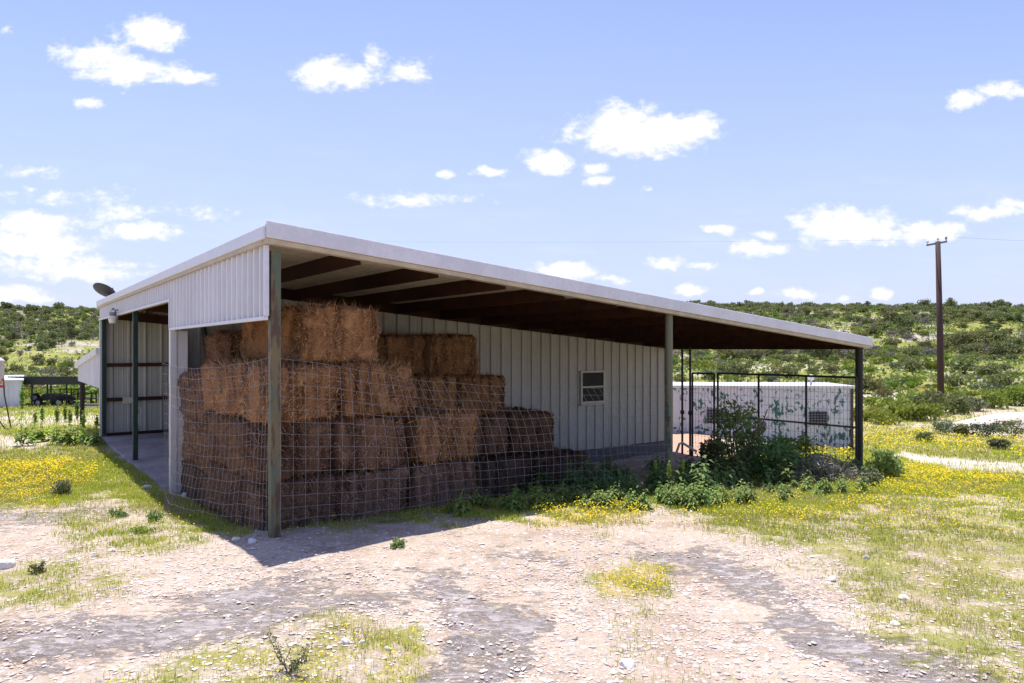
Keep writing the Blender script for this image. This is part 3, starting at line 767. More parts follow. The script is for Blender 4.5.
pen('pen_gate', .06, 3.86, -.35, 1.82, (.06, 1.29, 2.60, 3.86), .68, 'dark pipe gate of three mesh panels with a rusty middle rail')
pen('pen_gate', 3.98, 4.72, -.35, 1.80, (3.98, 4.72), 0, 'narrow dark mesh panel between the wide pen gate and the wall')
for v, lab in ((4.80, 'thin dark pipe upright beside the narrow mesh panel'), (5.08, 'thin dark pipe upright close to the barn wall corner')):
    x, y = uv(13.3, v); mb = MB(); mb.tube([(0, 0, -.9), (0, 0, rz(13.3) - .22)], .032, 8); mb.box(-.06, .06, -.06, .06, rz(13.3) - .225, rz(13.3) - .21)
    mb.box(-.05, .05, -.045, .045, .62, .72)
    o = mb.build('steel_pipe', M['black_steel'], None, 0, (x, y, 0)); tag(o, lab, 'pipe')

# ------------------------------------------------------------------ white peeling building behind the pen
BX = empty('white_outbuilding', (4.9, 24.55, -1.0), R(-3.2)); tag(BX, 'low white corrugated outbuilding with paint peeling to green behind the pen', 'outbuilding')
mb = MB(); mb.ribbed((0, 0, 0), (1, 0, 0), (0, -1, 0), 6.9, up0(0), up0(2.12), .22, .025, minor=False); mb.ribbed((6.9, 0, 0), (0, 1, 0), (1, 0, 0), 2.4, up0(0), up0(2.12), .22, .025, minor=False)
mb.ribbed((6.9, 2.4, 0), (-1, 0, 0), (0, 1, 0), 6.9, up0(0), up0(2.12), .22, .025, minor=False); mb.ribbed((0, 2.4, 0), (0, -1, 0), (-1, 0, 0), 2.4, up0(0), up0(2.12), .22, .025, minor=False)
mb.build('wall', M['white_box'], BX)
mb = MB(); mb.box(-.06, 6.96, -.08, 2.48, 2.122, 2.22); rf = mb.build('roof', M['white_metal'], BX, .02)
mb = MB(); mb.lathe((5.65, .5, 2.22), [(.035, 0), (.035, .16), (.10, .18), (.12, .26), (.09, .34), (.02, .37)], 12); mb.build('roof_vent', M['pvc'], rf)
for (a, b, z0, z1) in ((1.9, 2.45, .9, 1.38), (5.38, 5.98, .86, 1.32), (3.62, 3.9, .68, .96)):
    w = empty('vent_window', (0, 0, 0)); w.parent = BX
    mb = MB(); mb.box(a, b, -.045, -.03, z0, z1); mb.build('pane', M['glass_dark'], w)
    mb = MB()
    for q in np.linspace(a, b, 7): mb.box(q - .008, q + .008, -.062, -.047, z0, z1)
    for q in np.linspace(z0, z1, 6): mb.box(a, b, -.058, -.0465, q - .009, q + .009)
    mb.build('grille', M['grille'], w)
mb = MB()
for q in (6.83,): mb.box(q - .04, q + .05, -.05, -.027, 0, 2.12)
mb.build('corner_strip', M['rusty'], BX)

x, y, z = ground_at(686, 456)
mb = MB(); mb.tube([(-.30, 0, 0), (-.17, .05, .33), (-.10, .05, .36), (.28, -.1, .12)], .035, 8)
o = mb.build('plastic_pipe', M['pvc'], None, 0, (x, y, z)); tag(o, 'bent white plastic pipe lying by the narrow pen panel', 'pipe')

# ------------------------------------------------------------------ utility pole and its wires
px_, py_ = (941 - 512) / 700 * 45, 45.0
pz = gz(px_, py_)
t = empty('utility_pole', (px_, py_, pz)); tag(t, 'tall brown wooden utility pole with a small crossarm', 'utility pole')
H = 9.42 - pz
mb = MB(); mb.tube([(0, 0, -.5), (-.06, 0, H * .4), (-.20, 0, H)], [.205, .185, .145], 14); mb.build('pole', M['pole_wood'], t, sm=True)
mb = MB(); mb.beam((-.85, .12, H - .22), (.45, .12, H + .02), .1, .12); mb.build('crossarm', M['lamp_grey'], t, .01)
for (q, w) in ((-.8, H - .14), (.4, H + .08), (-.2, H + .02)):
    mb = MB(); mb.lathe((q, .12 if q != -.2 else 0, w), [(.03, 0), (.03, .08), (.085, .1), (.05, .16), (.085, .18), (.045, .25), (.02, .27)], 10); mb.build('insulator', M['lamp_white'] if q < 0 else M['lamp_grey'], t)
for (q, w, ex, ey, ez, lab) in ((.4, H + .34, 60, 46, 10.2, 'power line running from the pole crossarm out of view'), (-.8, H + .13, -70, 190, 33, 'power line running from the pole crossarm over the barn to the hill')):
    mb = MB(); pts = []
    a = Vector((px_ + q, py_ + .12, pz + w)); b = Vector((ex, ey, ez))
    for i in range(21):
        s = i / 20; p = a.lerp(b, s); p.z -= 4 * s * (1 - s) * .6; pts.append(p)
    mb.tube(pts, .006, 5, False); o = mb.build('power_line', M['lamp_grey']); tag(o, lab, 'power line')

# ------------------------------------------------------------------ things across the lawn on the left
ZC = 50.0
def P(px, py, Z): return ((px - CX) / F * Z, Z, CZ - (py - CY) / F * Z)
cz = gz(-33, 50)
t = empty('carport', (-33, 50, cz)); tag(t, 'low open carport with a dark corrugated roof beyond the lawn', 'carport')
x0, x1 = P(6, 0, 50)[0] + 33, P(112, 0, 50)[0] + 33
zt = P(0, 377, 50)[2] - cz
mb = MB(); mb.ribbed((x0, 0, zt), (1, 0, 0), (0, 0, 1), x1 - x0, up0(0), up0(4.2), .28, .05, (0, 1, -.07)); rf = mb.build('roof', M['green_roof'], t)
mb = MB(); mb.box(x0, x1, .0, .12, zt - .55, zt - .03); mb.build('front_beam', M['green_roof'], rf)
for q in (P(31, 0, 50)[0] + 33, P(50, 0, 50)[0] + 33, x0 + .3, x1 - .3):
    for yy in (.1, 4.0):
        mb = MB(); mb.tube([(q, yy, -.6), (q, yy, zt - .05 - .07 * yy)], .06, 8); mb.build('post', M['dark_green'], t)
# flatbed trailer under it
tx = P(53, 0, 51)[0]; tz = gz(tx, 51.3)
t = empty('utility_trailer', (tx, 51.3, tz)); tag(t, 'black flatbed trailer with a tailgate cage parked under the carport', 'trailer')
mb = MB(); mb.box(-.95, .95, -.7, .7, .42, .62); mb.prism([(-.75, -.66, .62), (.85, -.66, .62), (.8, -.66, .78), (-.5, -.66, .92)], [(-.75, .66, .62), (.85, .66, .62), (.8, .66, .78), (-.5, .66, .92)])
mb.beam((-.95, 0, .5), (-1.5, 0, .42), .12, .1); mb.build('bed', M['black_steel'], t, .01)
mb = MB()
for yy in (-.66, .66):
    for q in (.75, 1.25, 1.75): mb.beam((q, yy, .45), (q, yy, 1.22), .05, .05, (0, 1, 0))
    mb.beam((-.2, yy, 1.22), (1.78, yy, 1.22), .05, .05); mb.beam((.7, yy, .5), (1.78, yy, .5), .05, .05)
mb.beam((1.75, -.66, 1.22), (1.75, .66, 1.22), .05, .05); mb.build('cage', M['black_steel'], t)
def wheel(parent, x, y, z, r, yaw=0):
    mb = MB(); n = 20; prof = [(r * .55, -.09), (r * .95, -.1), (r, -.06), (r, .06), (r * .95, .1), (r * .55, .09)]
    vs = []; fs = []
    for rr, yy in prof:
        for j in range(n): a = 2 * math.pi * j / n; vs.append((rr * math.cos(a), yy, rr * math.sin(a)))
    for i in range(len(prof)):
        i2 = (i + 1) % len(prof)
        for j in range(n): j2 = (j + 1) % n; fs.append((i * n + j, i * n + j2, i2 * n + j2, i2 * n + j))
    mb.add(vs, fs); w = mb.build('wheel', M['rubber'], parent, 0, (x, y, z), (0, 0, yaw))
    mb = MB(); mb.tube([(0, -.07, 0), (0, .07, 0)], r * .57, 14); mb.build('rim', M['rim'], w)
wheel(t, -.75, -.78, .3, .3); wheel(t, .72, -.78, .3, .3); wheel(t, -.75, .78, .3, .3); wheel(t, .72, .78, .3, .3)
wheel(t, -1.28, -.3, .62, .33)
# dark rack
x, y, z = P(87, 407, 52); z = gz(x, 52)
mb = MB()
for q in (-.5, .5):
    for yy in (-.3, .3): mb.beam((q, yy, -.1), (q, yy, 1.0), .07, .07, (0, 1, 0))
for zz in (.45, .85):
    mb.box(-.56, .56, -.34, .34, zz, zz + .06)
o = mb.build('steel_rack', M['black_steel'], None, 0, (x, 52, z)); tag(o, 'small dark open rack standing behind the wing post', 'rack')
# low kerb wall by the carport
x = P(97, 408, 49)[0]; mb = MB(); mb.box(-1.4, 1.6, 0, .5, -.4, .28); mb.box(-1.2, 1.4, -.3, -.002, -.4, .12); o = mb.build('concrete_block', M['concrete'], None, .03, (x, 48.5, gz(x, 48.5))); tag(o, 'low grey concrete slab beside the carport', 'concrete slab')
# white building at the left edge
x = P(-8, 0, 48)[0]; z = gz(x, 49)
t = empty('white_shed', (x - .3, 48.5, z), R(34.5)); tag(t, 'small white shed at the left end of the carport', 'shed')
mb = MB(); mb.ribbed((-2, 0, 0), (1, 0, 0), (0, -1, 0), 3.6, up0(-.3), up0(1.86), .3, .03); mb.ribbed((1.6, 0, 0), (0, 1, 0), (1, 0, 0), 2.6, up0(-.3), up0(1.86), .3, .03)
mb.ribbed((1.6, 2.6, 0), (-1, 0, 0), (0, 1, 0), 3.6, up0(-.3), up0(1.86), .3, .03); mb.ribbed((-2, 2.6, 0), (0, -1, 0), (-1, 0, 0), 2.6, up0(-.3), up0(1.86), .3, .03)
mb.build('wall', M['white_metal'], t)
mb = MB(); mb.prism([(-2.15, -.15, 1.86), (1.75, -.15, 1.86), (1.75, -.15, 1.98), (-2.15, -.15, 1.98)], [(-2.15, 2.75, 2.1), (1.75, 2.75, 2.1), (1.75, 2.75, 2.22), (-2.15, 2.75, 2.22)]); mb.build('roof', M['fascia'], t)
# feeder on legs
x, y, z = P(-5, 427, 26.5); z = gz(x, y)
t = empty('game_feeder', (x, y, z)); tag(t, 'pale barrel feeder on pipe legs with red collar at the lawn edge', 'feeder')
mb = MB(); mb.lathe((0, 0, 0), [(.05, 1.62), (.2, 1.75), (.29, 1.95), (.29, 2.05), (.3, 2.06), (.29, 2.08), (.29, 2.6), (.3, 2.62), (.27, 2.66), (.12, 2.78), (.02, 2.8)], 20); mb.build('barrel', M['tank_white'], t)
mb = MB(); mb.lathe((0, 0, 0), [(.30, 1.60), (.315, 1.60), (.315, 1.68), (.30, 1.68)], 20); mb.tube([(.31, 0, 1.64), (.33, 0, 1.8), (.28, 0, 1.95)], .022, 6); mb.build('collar', M['red_paint'], t)
for a in (20, 140, 260):
    mb = MB(); c, s = math.cos(R(a)), math.sin(R(a)); mb.tube([(.27 * c, .27 * s, 2.0), (.3 * c, .3 * s, 1.3), (.52 * c, .52 * s, 0)], .026, 7); mb.build('leg', M['rusty'], t)
mb = MB(); mb.tube([(.02, 0, 1.6), (.1, .03, 1.0), (.2, -.05, .35), (.45, -.1, .05), (.8, -.1, .02)], .022, 6); mb.build('hose', M['rubber'], t)

# caliche mound
x, y, z = ground_at(1012, 428)
n = 40; vs = []; fs = []
for i in range(13):
    for j in range(n):
        a = 2 * math.pi * j / n; rr = i / 12
        xx = math.cos(a) * rr * 4.4; yy = math.sin(a) * rr * 2.2
        wob = 1 + .25 * math.sin(a * 2 + 1) + .1 * math.sin(a * 5)
        hh = .82 * (math.cos(rr * math.pi) * .5 + .5) + .10 * (float(fbm(xx * 1.4 + 9, yy * 1.4)) - .5) * 2 * (1 - rr) - .08 * rr
        vs.append((xx * wob, yy * wob, hh - .1))
for i in range(12):
    for j in range(n): j2 = (j + 1) % n; fs.append((i * n + j, i * n + j2, (i + 1) * n + j2, (i + 1) * n + j))
o = link('gravel_mound', mesh_np('gravel_mound', np.array(vs), fs, smooth_=True), M['mound'], None, (x + .4, y, z)); tag(o, 'pale heap of dumped gravel beside the dirt track', 'gravel mound')

# ------------------------------------------------------------------ vegetation
def leaf_cloud(lobes, n, size, rg, aspect=.55, shell=.5, droop=0.0):
    """n separate leaf blades spread through ellipsoid lobes [(cx,cy,cz,rx,ry,rz)]"""
    lobes = np.array(lobes, float); wt = lobes[:, 3] * lobes[:, 4] * lobes[:, 5]; wt = wt ** .7; wt /= wt.sum()
    k = rg.choice(len(lobes), n, p=wt); d = rg.normal(size=(n, 3)); d /= np.linalg.norm(d, axis=1, keepdims=True)
    rad = (rg.random(n) ** shell)[:, None] * (1 + .22 * rg.normal(size=(n, 1)) * (rg.random((n, 1)) < .25))
    c = lobes[k, :3] + d * rad * lobes[k, 3:]
    c = c[c[:, 2] > -.02]; n = len(c)
    a = rg.normal(size=(n, 3)); a[:, 2] += .4; a /= np.linalg.norm(a, axis=1, keepdims=True)
    b = np.cross(a, rg.normal(size=(n, 3))); b /= np.linalg.norm(b, axis=1, keepdims=True)
    s = (size * rg.uniform(.55, 1.4, n))[:, None]
    v = np.stack([c - a * s, c + b * s * aspect, c + a * s, c - b * s * aspect], 1).reshape(-1, 3)
    return v
def quads(v): return dict(flat=np.arange(len(v), dtype=np.int32), counts=np.full(len(v) // 4, 4, np.int32))
def shrub_lobes(rg, w, h, n=7):
    L = [(0, 0, h * .45, w * .36, w * .36, h * .48)]
    for i in range(n):
        a = rg.uniform(0, 6.28); r = rg.uniform(.15, .36) * w; s = rg.uniform(.12, .25)
        zc = rg.uniform(.22, .8) * h
        L.append((r * math.cos(a), r * math.sin(a), zc, s * w, s * w, s * h * 1.1))
    return L
def stems_mb(rg, w, h, n=6, r=.02):
    mb = MB()
    for i in range(n):
        a = rg.uniform(0, 6.28); q = rg.uniform(.1, .38) * w; zz = h * rg.uniform(.5, .85)
        mb.tube([(0, 0, -.1), (q * .4 * math.cos(a) + rg.normal() * .03 * w, q * .4 * math.sin(a), zz * .45), (q * math.cos(a), q * math.sin(a), zz)], [r, r * .7, r * .3], 5)
    return mb

# far shrubs: six unit forms, each a crown mesh, copied over the fields and the hill
FORMS = {}
for kind, mt, n, size, w, h, asp in (('evergreen', 'leaf_dark', 800, .11, 2.3, 1.6, .6), ('olive', 'leaf_olive', 700, .10, 2.1, 1.2, .55), ('bright', 'leaf_bright', 700, .09, 2.0, .9, .55),
                                ('grey', 'leaf_grey', 600, .15, 2.0, 1.25, .16), ('sage', 'leaf_sage', 650, .09, 1.8, .75, .45)):
    FORMS[kind] = []
    for s in range(4):
        rg = np.random.default_rng(100 + s + len(FORMS) * 10)
        v = leaf_cloud(shrub_lobes(rg, w, h, 9), n, size, rg, asp, .42)
        me = mesh_np('shrub_' + kind, v, **quads(v)); me.materials.append(M[mt]); FORMS[kind].append((me, v))
# where they stand: denser in bands, sampled over the wedge the place shows (and a margin round it)
cand = []
rg = np.random.default_rng(5)
while len(cand) < 6000:
    Z = 30 + 235 * rg.random() ** .62
    s = rg.uniform(-.92, .92); x = s * Z
    px = CX + F * s
    if -.62 < s < .17 and Z < 60: continue
    if px > 640 and Z < 40: continue
    if px < 200 and Z < 56: continue
    if 640 < px < 870 and Z < 46: continue
    clump = float(fbm(x / 17., Z / 17., 3))
    dens = .32 + .8 * float(smooth(.40, .6, clump))
    if Z < 80: dens *= .55
    if Z > 215: dens *= 1.15
    if rg.random() > dens: continue
    band = float(fbm(x / 30. + 50, Z / 30., 2)); r = rg.random()
    if Z < 85: kind = 'bright' if r < .42 else 'olive' if r < .68 else 'sage' if r < .93 else 'evergreen'
    else:
        if band > .56: kind = 'evergreen' if r < .5 else 'olive' if r < .8 else 'grey' if r < .92 else 'bright'
        elif band > .45: kind = 'evergreen' if r < .3 else 'olive' if r < .58 else 'grey' if r < .78 else 'bright'
        else: kind = 'grey' if r < .25 else 'olive' if r < .5 else 'bright' if r < .85 else 'evergreen'
    sc = rg.uniform(.5, 1.35) * (.85 if Z < 85 else 1.0)
    if kind == 'evergreen' and rg.random() < .12: sc *= 1.5
    cand.append((x, Z, sc, kind, rg.integers(0, 4), rg.uniform(0, 6.28)))
# a few placed by hand (px, py of the foot, size, kind)
PLACED = [(975, 352, 2.0, 'evergreen'), (955, 352, 1.7, 'evergreen'), (1000, 347, 1.8, 'evergreen'), (905, 332, 1.7, 'evergreen'), (915, 372, 1.5, 'olive'), (960, 374, 1.7, 'olive'), (985, 377, 1.5, 'olive'), (1012, 378, .9, 'bright'), (935, 370, 1.3, 'bright'),
          (885, 383, .8, 'sage'), (908, 389, .8, 'sage'), (930, 388, .6, 'sage'), (990, 394, 1.2, 'sage'), (870, 372, 1.0, 'bright'), (880, 392, .8, 'bright'), (708, 370, 1.2, 'bright'), (722, 372, .9, 'olive'), (790, 374, .9, 'olive'), (815, 384, .8, 'sage'), (845, 384, .7, 'bright')]
for (px, py, sc, kind) in PLACED:
    x, y, z = ground_at(px, py); cand.append((x, y, sc, kind, rg.integers(0, 4), rg.uniform(0, 6.28)))
for (px, py, sc, kind) in [(868, 421, 1.3, 'bright'), (884, 424, 1.2, 'bright'), (902, 420, 1.5, 'bright'), (922, 421, 1.4, 'bright'), (930, 415, 1.5, 'olive'), (951, 414, 1.5, 'olive'), (972, 411, 1.4, 'sage'), (995, 408, 1.6, 'bright'), (1018, 406, 1.6, 'bright'), (955, 409, 1.5, 'sage'), (890, 410, 1.3, 'bright'), (912, 408, 1.3, 'bright'), (875, 408, 1.2, 'bright')]:
    x, y, z = ground_at(px, py); cand.append((x, y, sc * .8, kind, rg.integers(0, 4), rg.uniform(0, 6.28)))
for (px, sc, kind, Z) in [(20, 1.3, 'bright', 62), (34, 1.4, 'bright', 60), (48, 1.3, 'bright', 64), (62, 1.4, 'bright', 61), (76, 1.3, 'bright', 63), (92, 1.5, 'bright', 62), (100, 1.3, 'olive', 66), (27, 1.5, 'olive', 72), (68, 1.6, 'bright', 76), (6, 1.4, 'bright', 66), (84, 1.3, 'bright', 70), (55, 1.3, 'olive', 68), (41, 1.2, 'bright', 66)]:
    cand.append(((px - CX) / F * Z, Z, sc, kind, rg.integers(0, 4), rg.uniform(0, 6.28)))
C = np.array([(c[0], c[1]) for c in cand]); cz_ = ground_z(C[:, 0], C[:, 1], False)
pxs = CX + F * C[:, 0] / C[:, 1]; pys = CY - F * (cz_ - CZ) / C[:, 1]
def visible(i):
    p, q = pxs[i], pys[i] - 1.2 * cand[i][2] / C[i, 1] * F
    if p < -8 or p > 1032: return False
    if p < 98: return q > 300
    if p < 690: return False
    return True
vis = [i for i in range(len(cand)) if visible(i)]
vis.sort(key=lambda i: -(cand[i][2] / C[i, 1]))
LAB = {'evergreen': ('dark rounded evergreen shrub on the brushy fields and hillside', 'dark evergreen shrubs on the hillside'),
       'olive': ('olive green scrub bush on the brushy fields and hillside', 'olive scrub bushes on the hillside'),
       'bright': ('bright yellow-green bush on the brushy fields and hillside', 'bright green bushes below the hill'),
       'grey': ('bare grey twiggy bush on the brushy hillside', 'grey twiggy bushes on the hillside'),
       'sage': ('pale sage green low bush in the flowery field', 'sage bushes in the field')}
single = vis[:300]; rest = set(range(len(cand))) - set(single)
for i in single:
    x, y, sc, kind, s, a = cand[i]
    o = bpy.data.objects.new('shrub', FORMS[kind][s][0]); COL.objects.link(o)
    o.location = (x, y, float(cz_[i]) - .08); o.rotation_euler = (0, 0, a); q = .85 + .3 * ((i * 7) % 10) / 10; o.scale = (sc * q, sc / q, sc * (.85 + .3 * ((i * 3) % 7) / 7))
    tag(o, LAB[kind][0], 'shrub', LAB[kind][1])
for kind in FORMS:
    V = []
    for i in rest:
        x, y, sc, kd, s, a = cand[i]
        if kd != kind: continue
        v = FORMS[kind][s][1].reshape(-1, 4, 3)
        keep = v[:: 2 if C[i, 1] > 110 else 1] * sc
        if C[i, 1] > 110:
            m_ = keep.mean(1, keepdims=True); keep = m_ + (keep - m_) * 1.4
        c, s_ = math.cos(a), math.sin(a)
        w = np.stack([keep[..., 0] * c - keep[..., 1] * s_ + x, keep[..., 0] * s_ + keep[..., 1] * c + y, keep[..., 2] + float(cz_[i]) - .08], -1)
        V.append(w.reshape(-1, 3))
    if V:
        V = np.concatenate(V); me = mesh_np('brush', V, **quads(V)); me.materials.append(FORMS[kind][0][0].materials[0])
        tag(link('hillside_brush', me), None, kind='stuff')

for kd, nn, hgt, sz in (('leaf_bright', 170000, .35, .22), ('leaf_olive', 90000, .5, .24), ('leaf_sage', 50000, .3, .2), ('leaf_grey', 30000, .5, .22)):
    rg = np.random.default_rng(len(kd) * 13); Zs = 48 + 215 * rg.random(nn) ** .7; ss = rg.uniform(-.9, .9, nn); xs = ss * Zs
    k = (fbm(xs / 7. + len(kd) * 9, Zs / 7., 3) + .25 * rg.random(nn)) > .58
    k &= ~((ss > -.55) & (ss < .15) & (Zs < 60)); xs, Zs = xs[k], Zs[k]; zz = ground_z(xs, Zs, False)
    v = leaf_cloud([(0, 0, .5, .5, .5, .5)], len(xs), sz, rg, .5); n_ = min(len(v) // 4, len(xs)); v = v.reshape(-1, 4, 3)[:n_]; v = v - v.mean(1, keepdims=True)
    v = v + np.stack([xs[:n_], Zs[:n_], zz[:n_] + hgt * rg.random(n_) ** 1.5], 1)[:, None, :]
    v = v.reshape(-1, 3); tag(link('low_scrub', mesh_np('low_scrub', v, **quads(v)), M[kd]), None, kind='stuff')

# --- near plants
def leafy_shrub(name, px, py, w, h, n, size, mt, label, cat='bush', group=None, nst=7, asp=.45, seed=0, dz=0, ystretch=1.0):
    x, y, z = ground_at(px, py)
    rg = np.random.default_rng(900 + seed)
    t = empty(name, (x, y, z - .03)); tag(t, label, cat, group)
    L = [(a, b * ystretch, c, d, e * ystretch, f_) for a, b, c, d, e, f_ in shrub_lobes(rg, w, h, 10)]
    v = leaf_cloud(L, n, size, rg, asp, .5); me = mesh_np('foliage', v, **quads(v)); link('foliage', me, M[mt], t)
    stems_mb(rg, w, h, nst, .012 + .008 * h).build('stem', M['stem'], t)
    return t
leafy_shrub('bush', 738, 482, 1.5, 1.8, 1300, .048, 'weed', 'tall loose green bush growing up in front of the pen gate', seed=1, nst=12)
leafy_shrub('bush', 712, 478, .95, .95, 900, .055, 'leaf_dark', 'dark leafy shoot left of the tall bush by the pen gate', seed=2)
leafy_shrub('bush', 772, 483, 1.6, .95, 2400, .045, 'weed', 'dense green bush right of the tall bush by the pen gate', seed=3)
leafy_shrub('bush', 790, 478, 1.3, 1.0, 1600, .045, 'leaf_bright', 'bright yellow-green bush behind the dense one in the pen', seed=4)
leafy_shrub('bush', 748, 470, 1.1, 1.0, 1200, .045, 'leaf_bright', 'pale green bush lit by the sun behind the tall bush', seed=14)
leafy_shrub('bush', 828, 483, 1.5, .62, 1500, .05, 'leaf_grey', 'dry grey-brown twiggy bush by the dark end post', seed=5, asp=.14, nst=16)
leafy_shrub('bush', 806, 484, 1.1, .6, 900, .05, 'leaf_grey', 'dry brown twiggy bush under the middle of the pen gate', seed=15, asp=.14, nst=14)
leafy_shrub('bush', 884, 480, .85, .72, 1500, .04, 'weed', 'small green bush just right of the dark end post', seed=6)
leafy_shrub('bush', 868, 488, .6, .4, 500, .035, 'leaf_sage', 'low pale bush at the foot of the dark end post', seed=16)
leafy_shrub('bush', 62, 496, .5, .30, 700, .022, 'leaf_sage', 'small grey-green bush alone among the yellow flowers on the lawn', seed=7)
leafy_shrub('weed', 37, 575, .17, .14, 160, .02, 'leaf_dark', 'small dark green clump of leaves near the left edge of the yard', 'weed', seed=8, nst=4)
leafy_shrub('weed', 398, 549, .22, .13, 220, .02, 'weed', 'small green weed at the edge of the roof shadow on the gravel', 'weed', seed=9, nst=4)
leafy_shrub('weed', 118, 518, .30, .16, 240, .022, 'weed', 'little green weed beside the grey rock strip on the left', 'weed', seed=10, nst=4)
leafy_shrub('weed', 154, 522, .28, .18, 240, .022, 'weed', 'little green weed in the gravel short of the barn shadow', 'weed', seed=11, nst=4)
leafy_shrub('weed', 143, 534, .34, .12, 240, .02, 'leaf_bright', 'flat bright green weed in the gravel near the barn shadow', 'weed', seed=12, nst=4)
for i, (px, py, w, lab) in enumerate([(945, 434, 1.2, 'grey-green bush beside the left end of the gravel mound'), (963, 436, 1.0, 'grey-green bush below the gravel mound'), (985, 437, 1.3, 'silvery bush in front of the gravel mound'), (1012, 436, 1.5, 'bushy green shrub at the right edge before the mound'), (1000, 449, .8, 'small low bush alone below the gravel mound'), (925, 441, .8, 'low pale bush at the start of the dirt track')]):
    leafy_shrub('bush', px, py, w, w * .5, 900, .05, ('leaf_sage', 'leaf_olive')[i % 2], lab, seed=30 + i)
# thorny sprig in the foreground
x, y, z = ground_at(288, 676); rg = np.random.default_rng(77)
t = empty('thorn_sprig', (x, y, z)); tag(t, 'dark thorny sprig of small leaves in the foreground flowers', 'sprig')
mb = MB(); V = []
for i in range(9):
    a = rg.uniform(0, 6.28); d = np.array([math.cos(a) * .16, math.sin(a) * .12, rg.uniform(.12, .33)]); p = [np.zeros(3)]
    for k in range(5): p.append(p[-1] + d / 5 + rg.normal(size=3) * .012)
    mb.tube(p, [.004, .0035, .003, .0025, .002, .001], 5)
    for q in p[1:]:
        V.append(leaf_cloud([(q[0], q[1], q[2], .03, .03, .03)], 9, .010, rg, .5))
mb.build('stem', M['stem'], t); V = np.concatenate(V); link('foliage', mesh_np('foliage', V, **quads(V)), M['leaf_dark'], t)

# leafy weeds: stem with spirally set leaves, some carrying a tall pale spike
def weed_parts(rg, h, n_leaf, ll, spike=0, leaf_from=.1, bushy=3):
    mb = MB(); V = []
    for b in range(bushy):
        hh = h * (1 if b == 0 else rg.uniform(.5, .85)); lean = rg.normal(size=2) * (.03 if b == 0 else .22) * h
        p = [np.array([lean[0] * s ** 1.3, lean[1] * s ** 1.3, hh * s]) for s in (0, .33, .66, 1)]
        mb.tube([(0, 0, -.06)] + p[1:], [.008, .007, .005, .003], 5)
        for i in range(n_leaf):
            s = leaf_from + (1 - leaf_from) * (i + .5) / n_leaf; c = np.array([lean[0] * s ** 1.3, lean[1] * s ** 1.3, hh * s])
            a = i * 2.4 + rg.uniform(-.4, .4); L_ = ll * (1.15 - .75 * s) * rg.uniform(.7, 1.25); w = L_ * .2
            d = np.array([math.cos(a), math.sin(a), .45]); sd = np.array([-math.sin(a), math.cos(a), 0]); drop = np.array([0, 0, -.55 * L_])
            V.append(np.array([c, c + d * L_ * .45 + sd * w, c + d * L_ + drop, c + d * L_ * .45 - sd * w]))
    T = None
    if spike:
        T = leaf_cloud([(0, 0, h + spike * .5, .028, .028, spike * .55)], int(220 * spike + 60), .022, rg, .45, .5)
        mb.tube([(0, 0, h * .95), (0, 0, h + spike)], .005, 5)
    return mb, np.concatenate(V), T
WF = []
for s in range(6):
    rg = np.random.default_rng(300 + s)
    mb, v, T = weed_parts(rg, (.42, .5, .36, .55, .3, .45)[s], 15, (.24, .26, .22, .25, .2, .22)[s], 0, .12, 5)
    t = empty('weed', (0, 0, -50)); mb.build('stem', M['weed'], t); link('foliage', mesh_np('foliage', v.reshape(-1, 3), **quads(v.reshape(-1, 3))), M['weed'], t); WF.append(t)
rg = np.random.default_rng(41); first = set()
spots = []
for k in range(120):
    px = rg.uniform(505, 862); e = np.interp(px, [505, 560, 640, 700, 862], [494, 497, 500, 498, 482]); lo = np.interp(px, [505, 560, 640, 700, 862], [488, 478, 474, 470, 470])
    spots.append((px, rg.uniform(lo, e)))
for k in range(10): spots.append((rg.uniform(195, 262), rg.uniform(0, 1)))
for k, (px, py) in enumerate(spots):
    small = py <= 1
    if small: py = 500 + (px - 195) / 67 * 26 + py * 6
    s = int(rg.integers(0, 6)); x, y, z = ground_at(px, py)
    o = copy_tree(WF[s]) if s in first else WF[s]; first.add(s)
    sc = rg.uniform(.7, 1.25) * (.35 if small else 1); o.location = (x, y, z - .02); o.rotation_euler = (0, 0, rg.uniform(0, 6.28)); o.scale = (sc,) * 3
    if small: tag(o, 'low green weed at the foot of the wire mesh beside the barn', 'weed', 'weeds along the side mesh')
    else: tag(o, 'knee-high dark green leafy weed in the bank under the roof edge', 'weed', 'leafy weeds under the roof edge')
for s in range(6):
    if s not in first:
        for ch in list(WF[s].children): bpy.data.objects.remove(ch)
        bpy.data.objects.remove(WF[s])
HF = []
for s_ in range(3):
    rg2 = np.random.default_rng(380 + s_)
    mb, v, T = weed_parts(rg2, (.28, .34, .24)[s_], 16, .13, 0, .1, 7)
    t = empty('herb', (0, 0, -50)); mb.build('stem', M['weed'], t); link('foliage', mesh_np('foliage', v.reshape(-1, 3), **quads(v.reshape(-1, 3))), M['herb'], t); HF.append(t)
used = set()
for k in range(100):
    px = rg.uniform(440, 875); mid = np.interp(px, [440, 560, 640, 700, 875], [512, 505, 506, 506, 488]); s_ = int(rg.integers(0, 3)); x, y, z = ground_at(px, mid + rg.uniform(-6, 5))
    o = copy_tree(HF[s_]) if s_ in used else HF[s_]; used.add(s_); sc = rg.uniform(.6, 1.2)
    o.location = (x, y, z - .02); o.rotation_euler = (0, 0, rg.uniform(0, 6.28)); o.scale = (sc,) * 3
    tag(o, 'pale green sunlit herb at the front edge of the weed bank', 'weed', 'pale herbs along the weed bank')
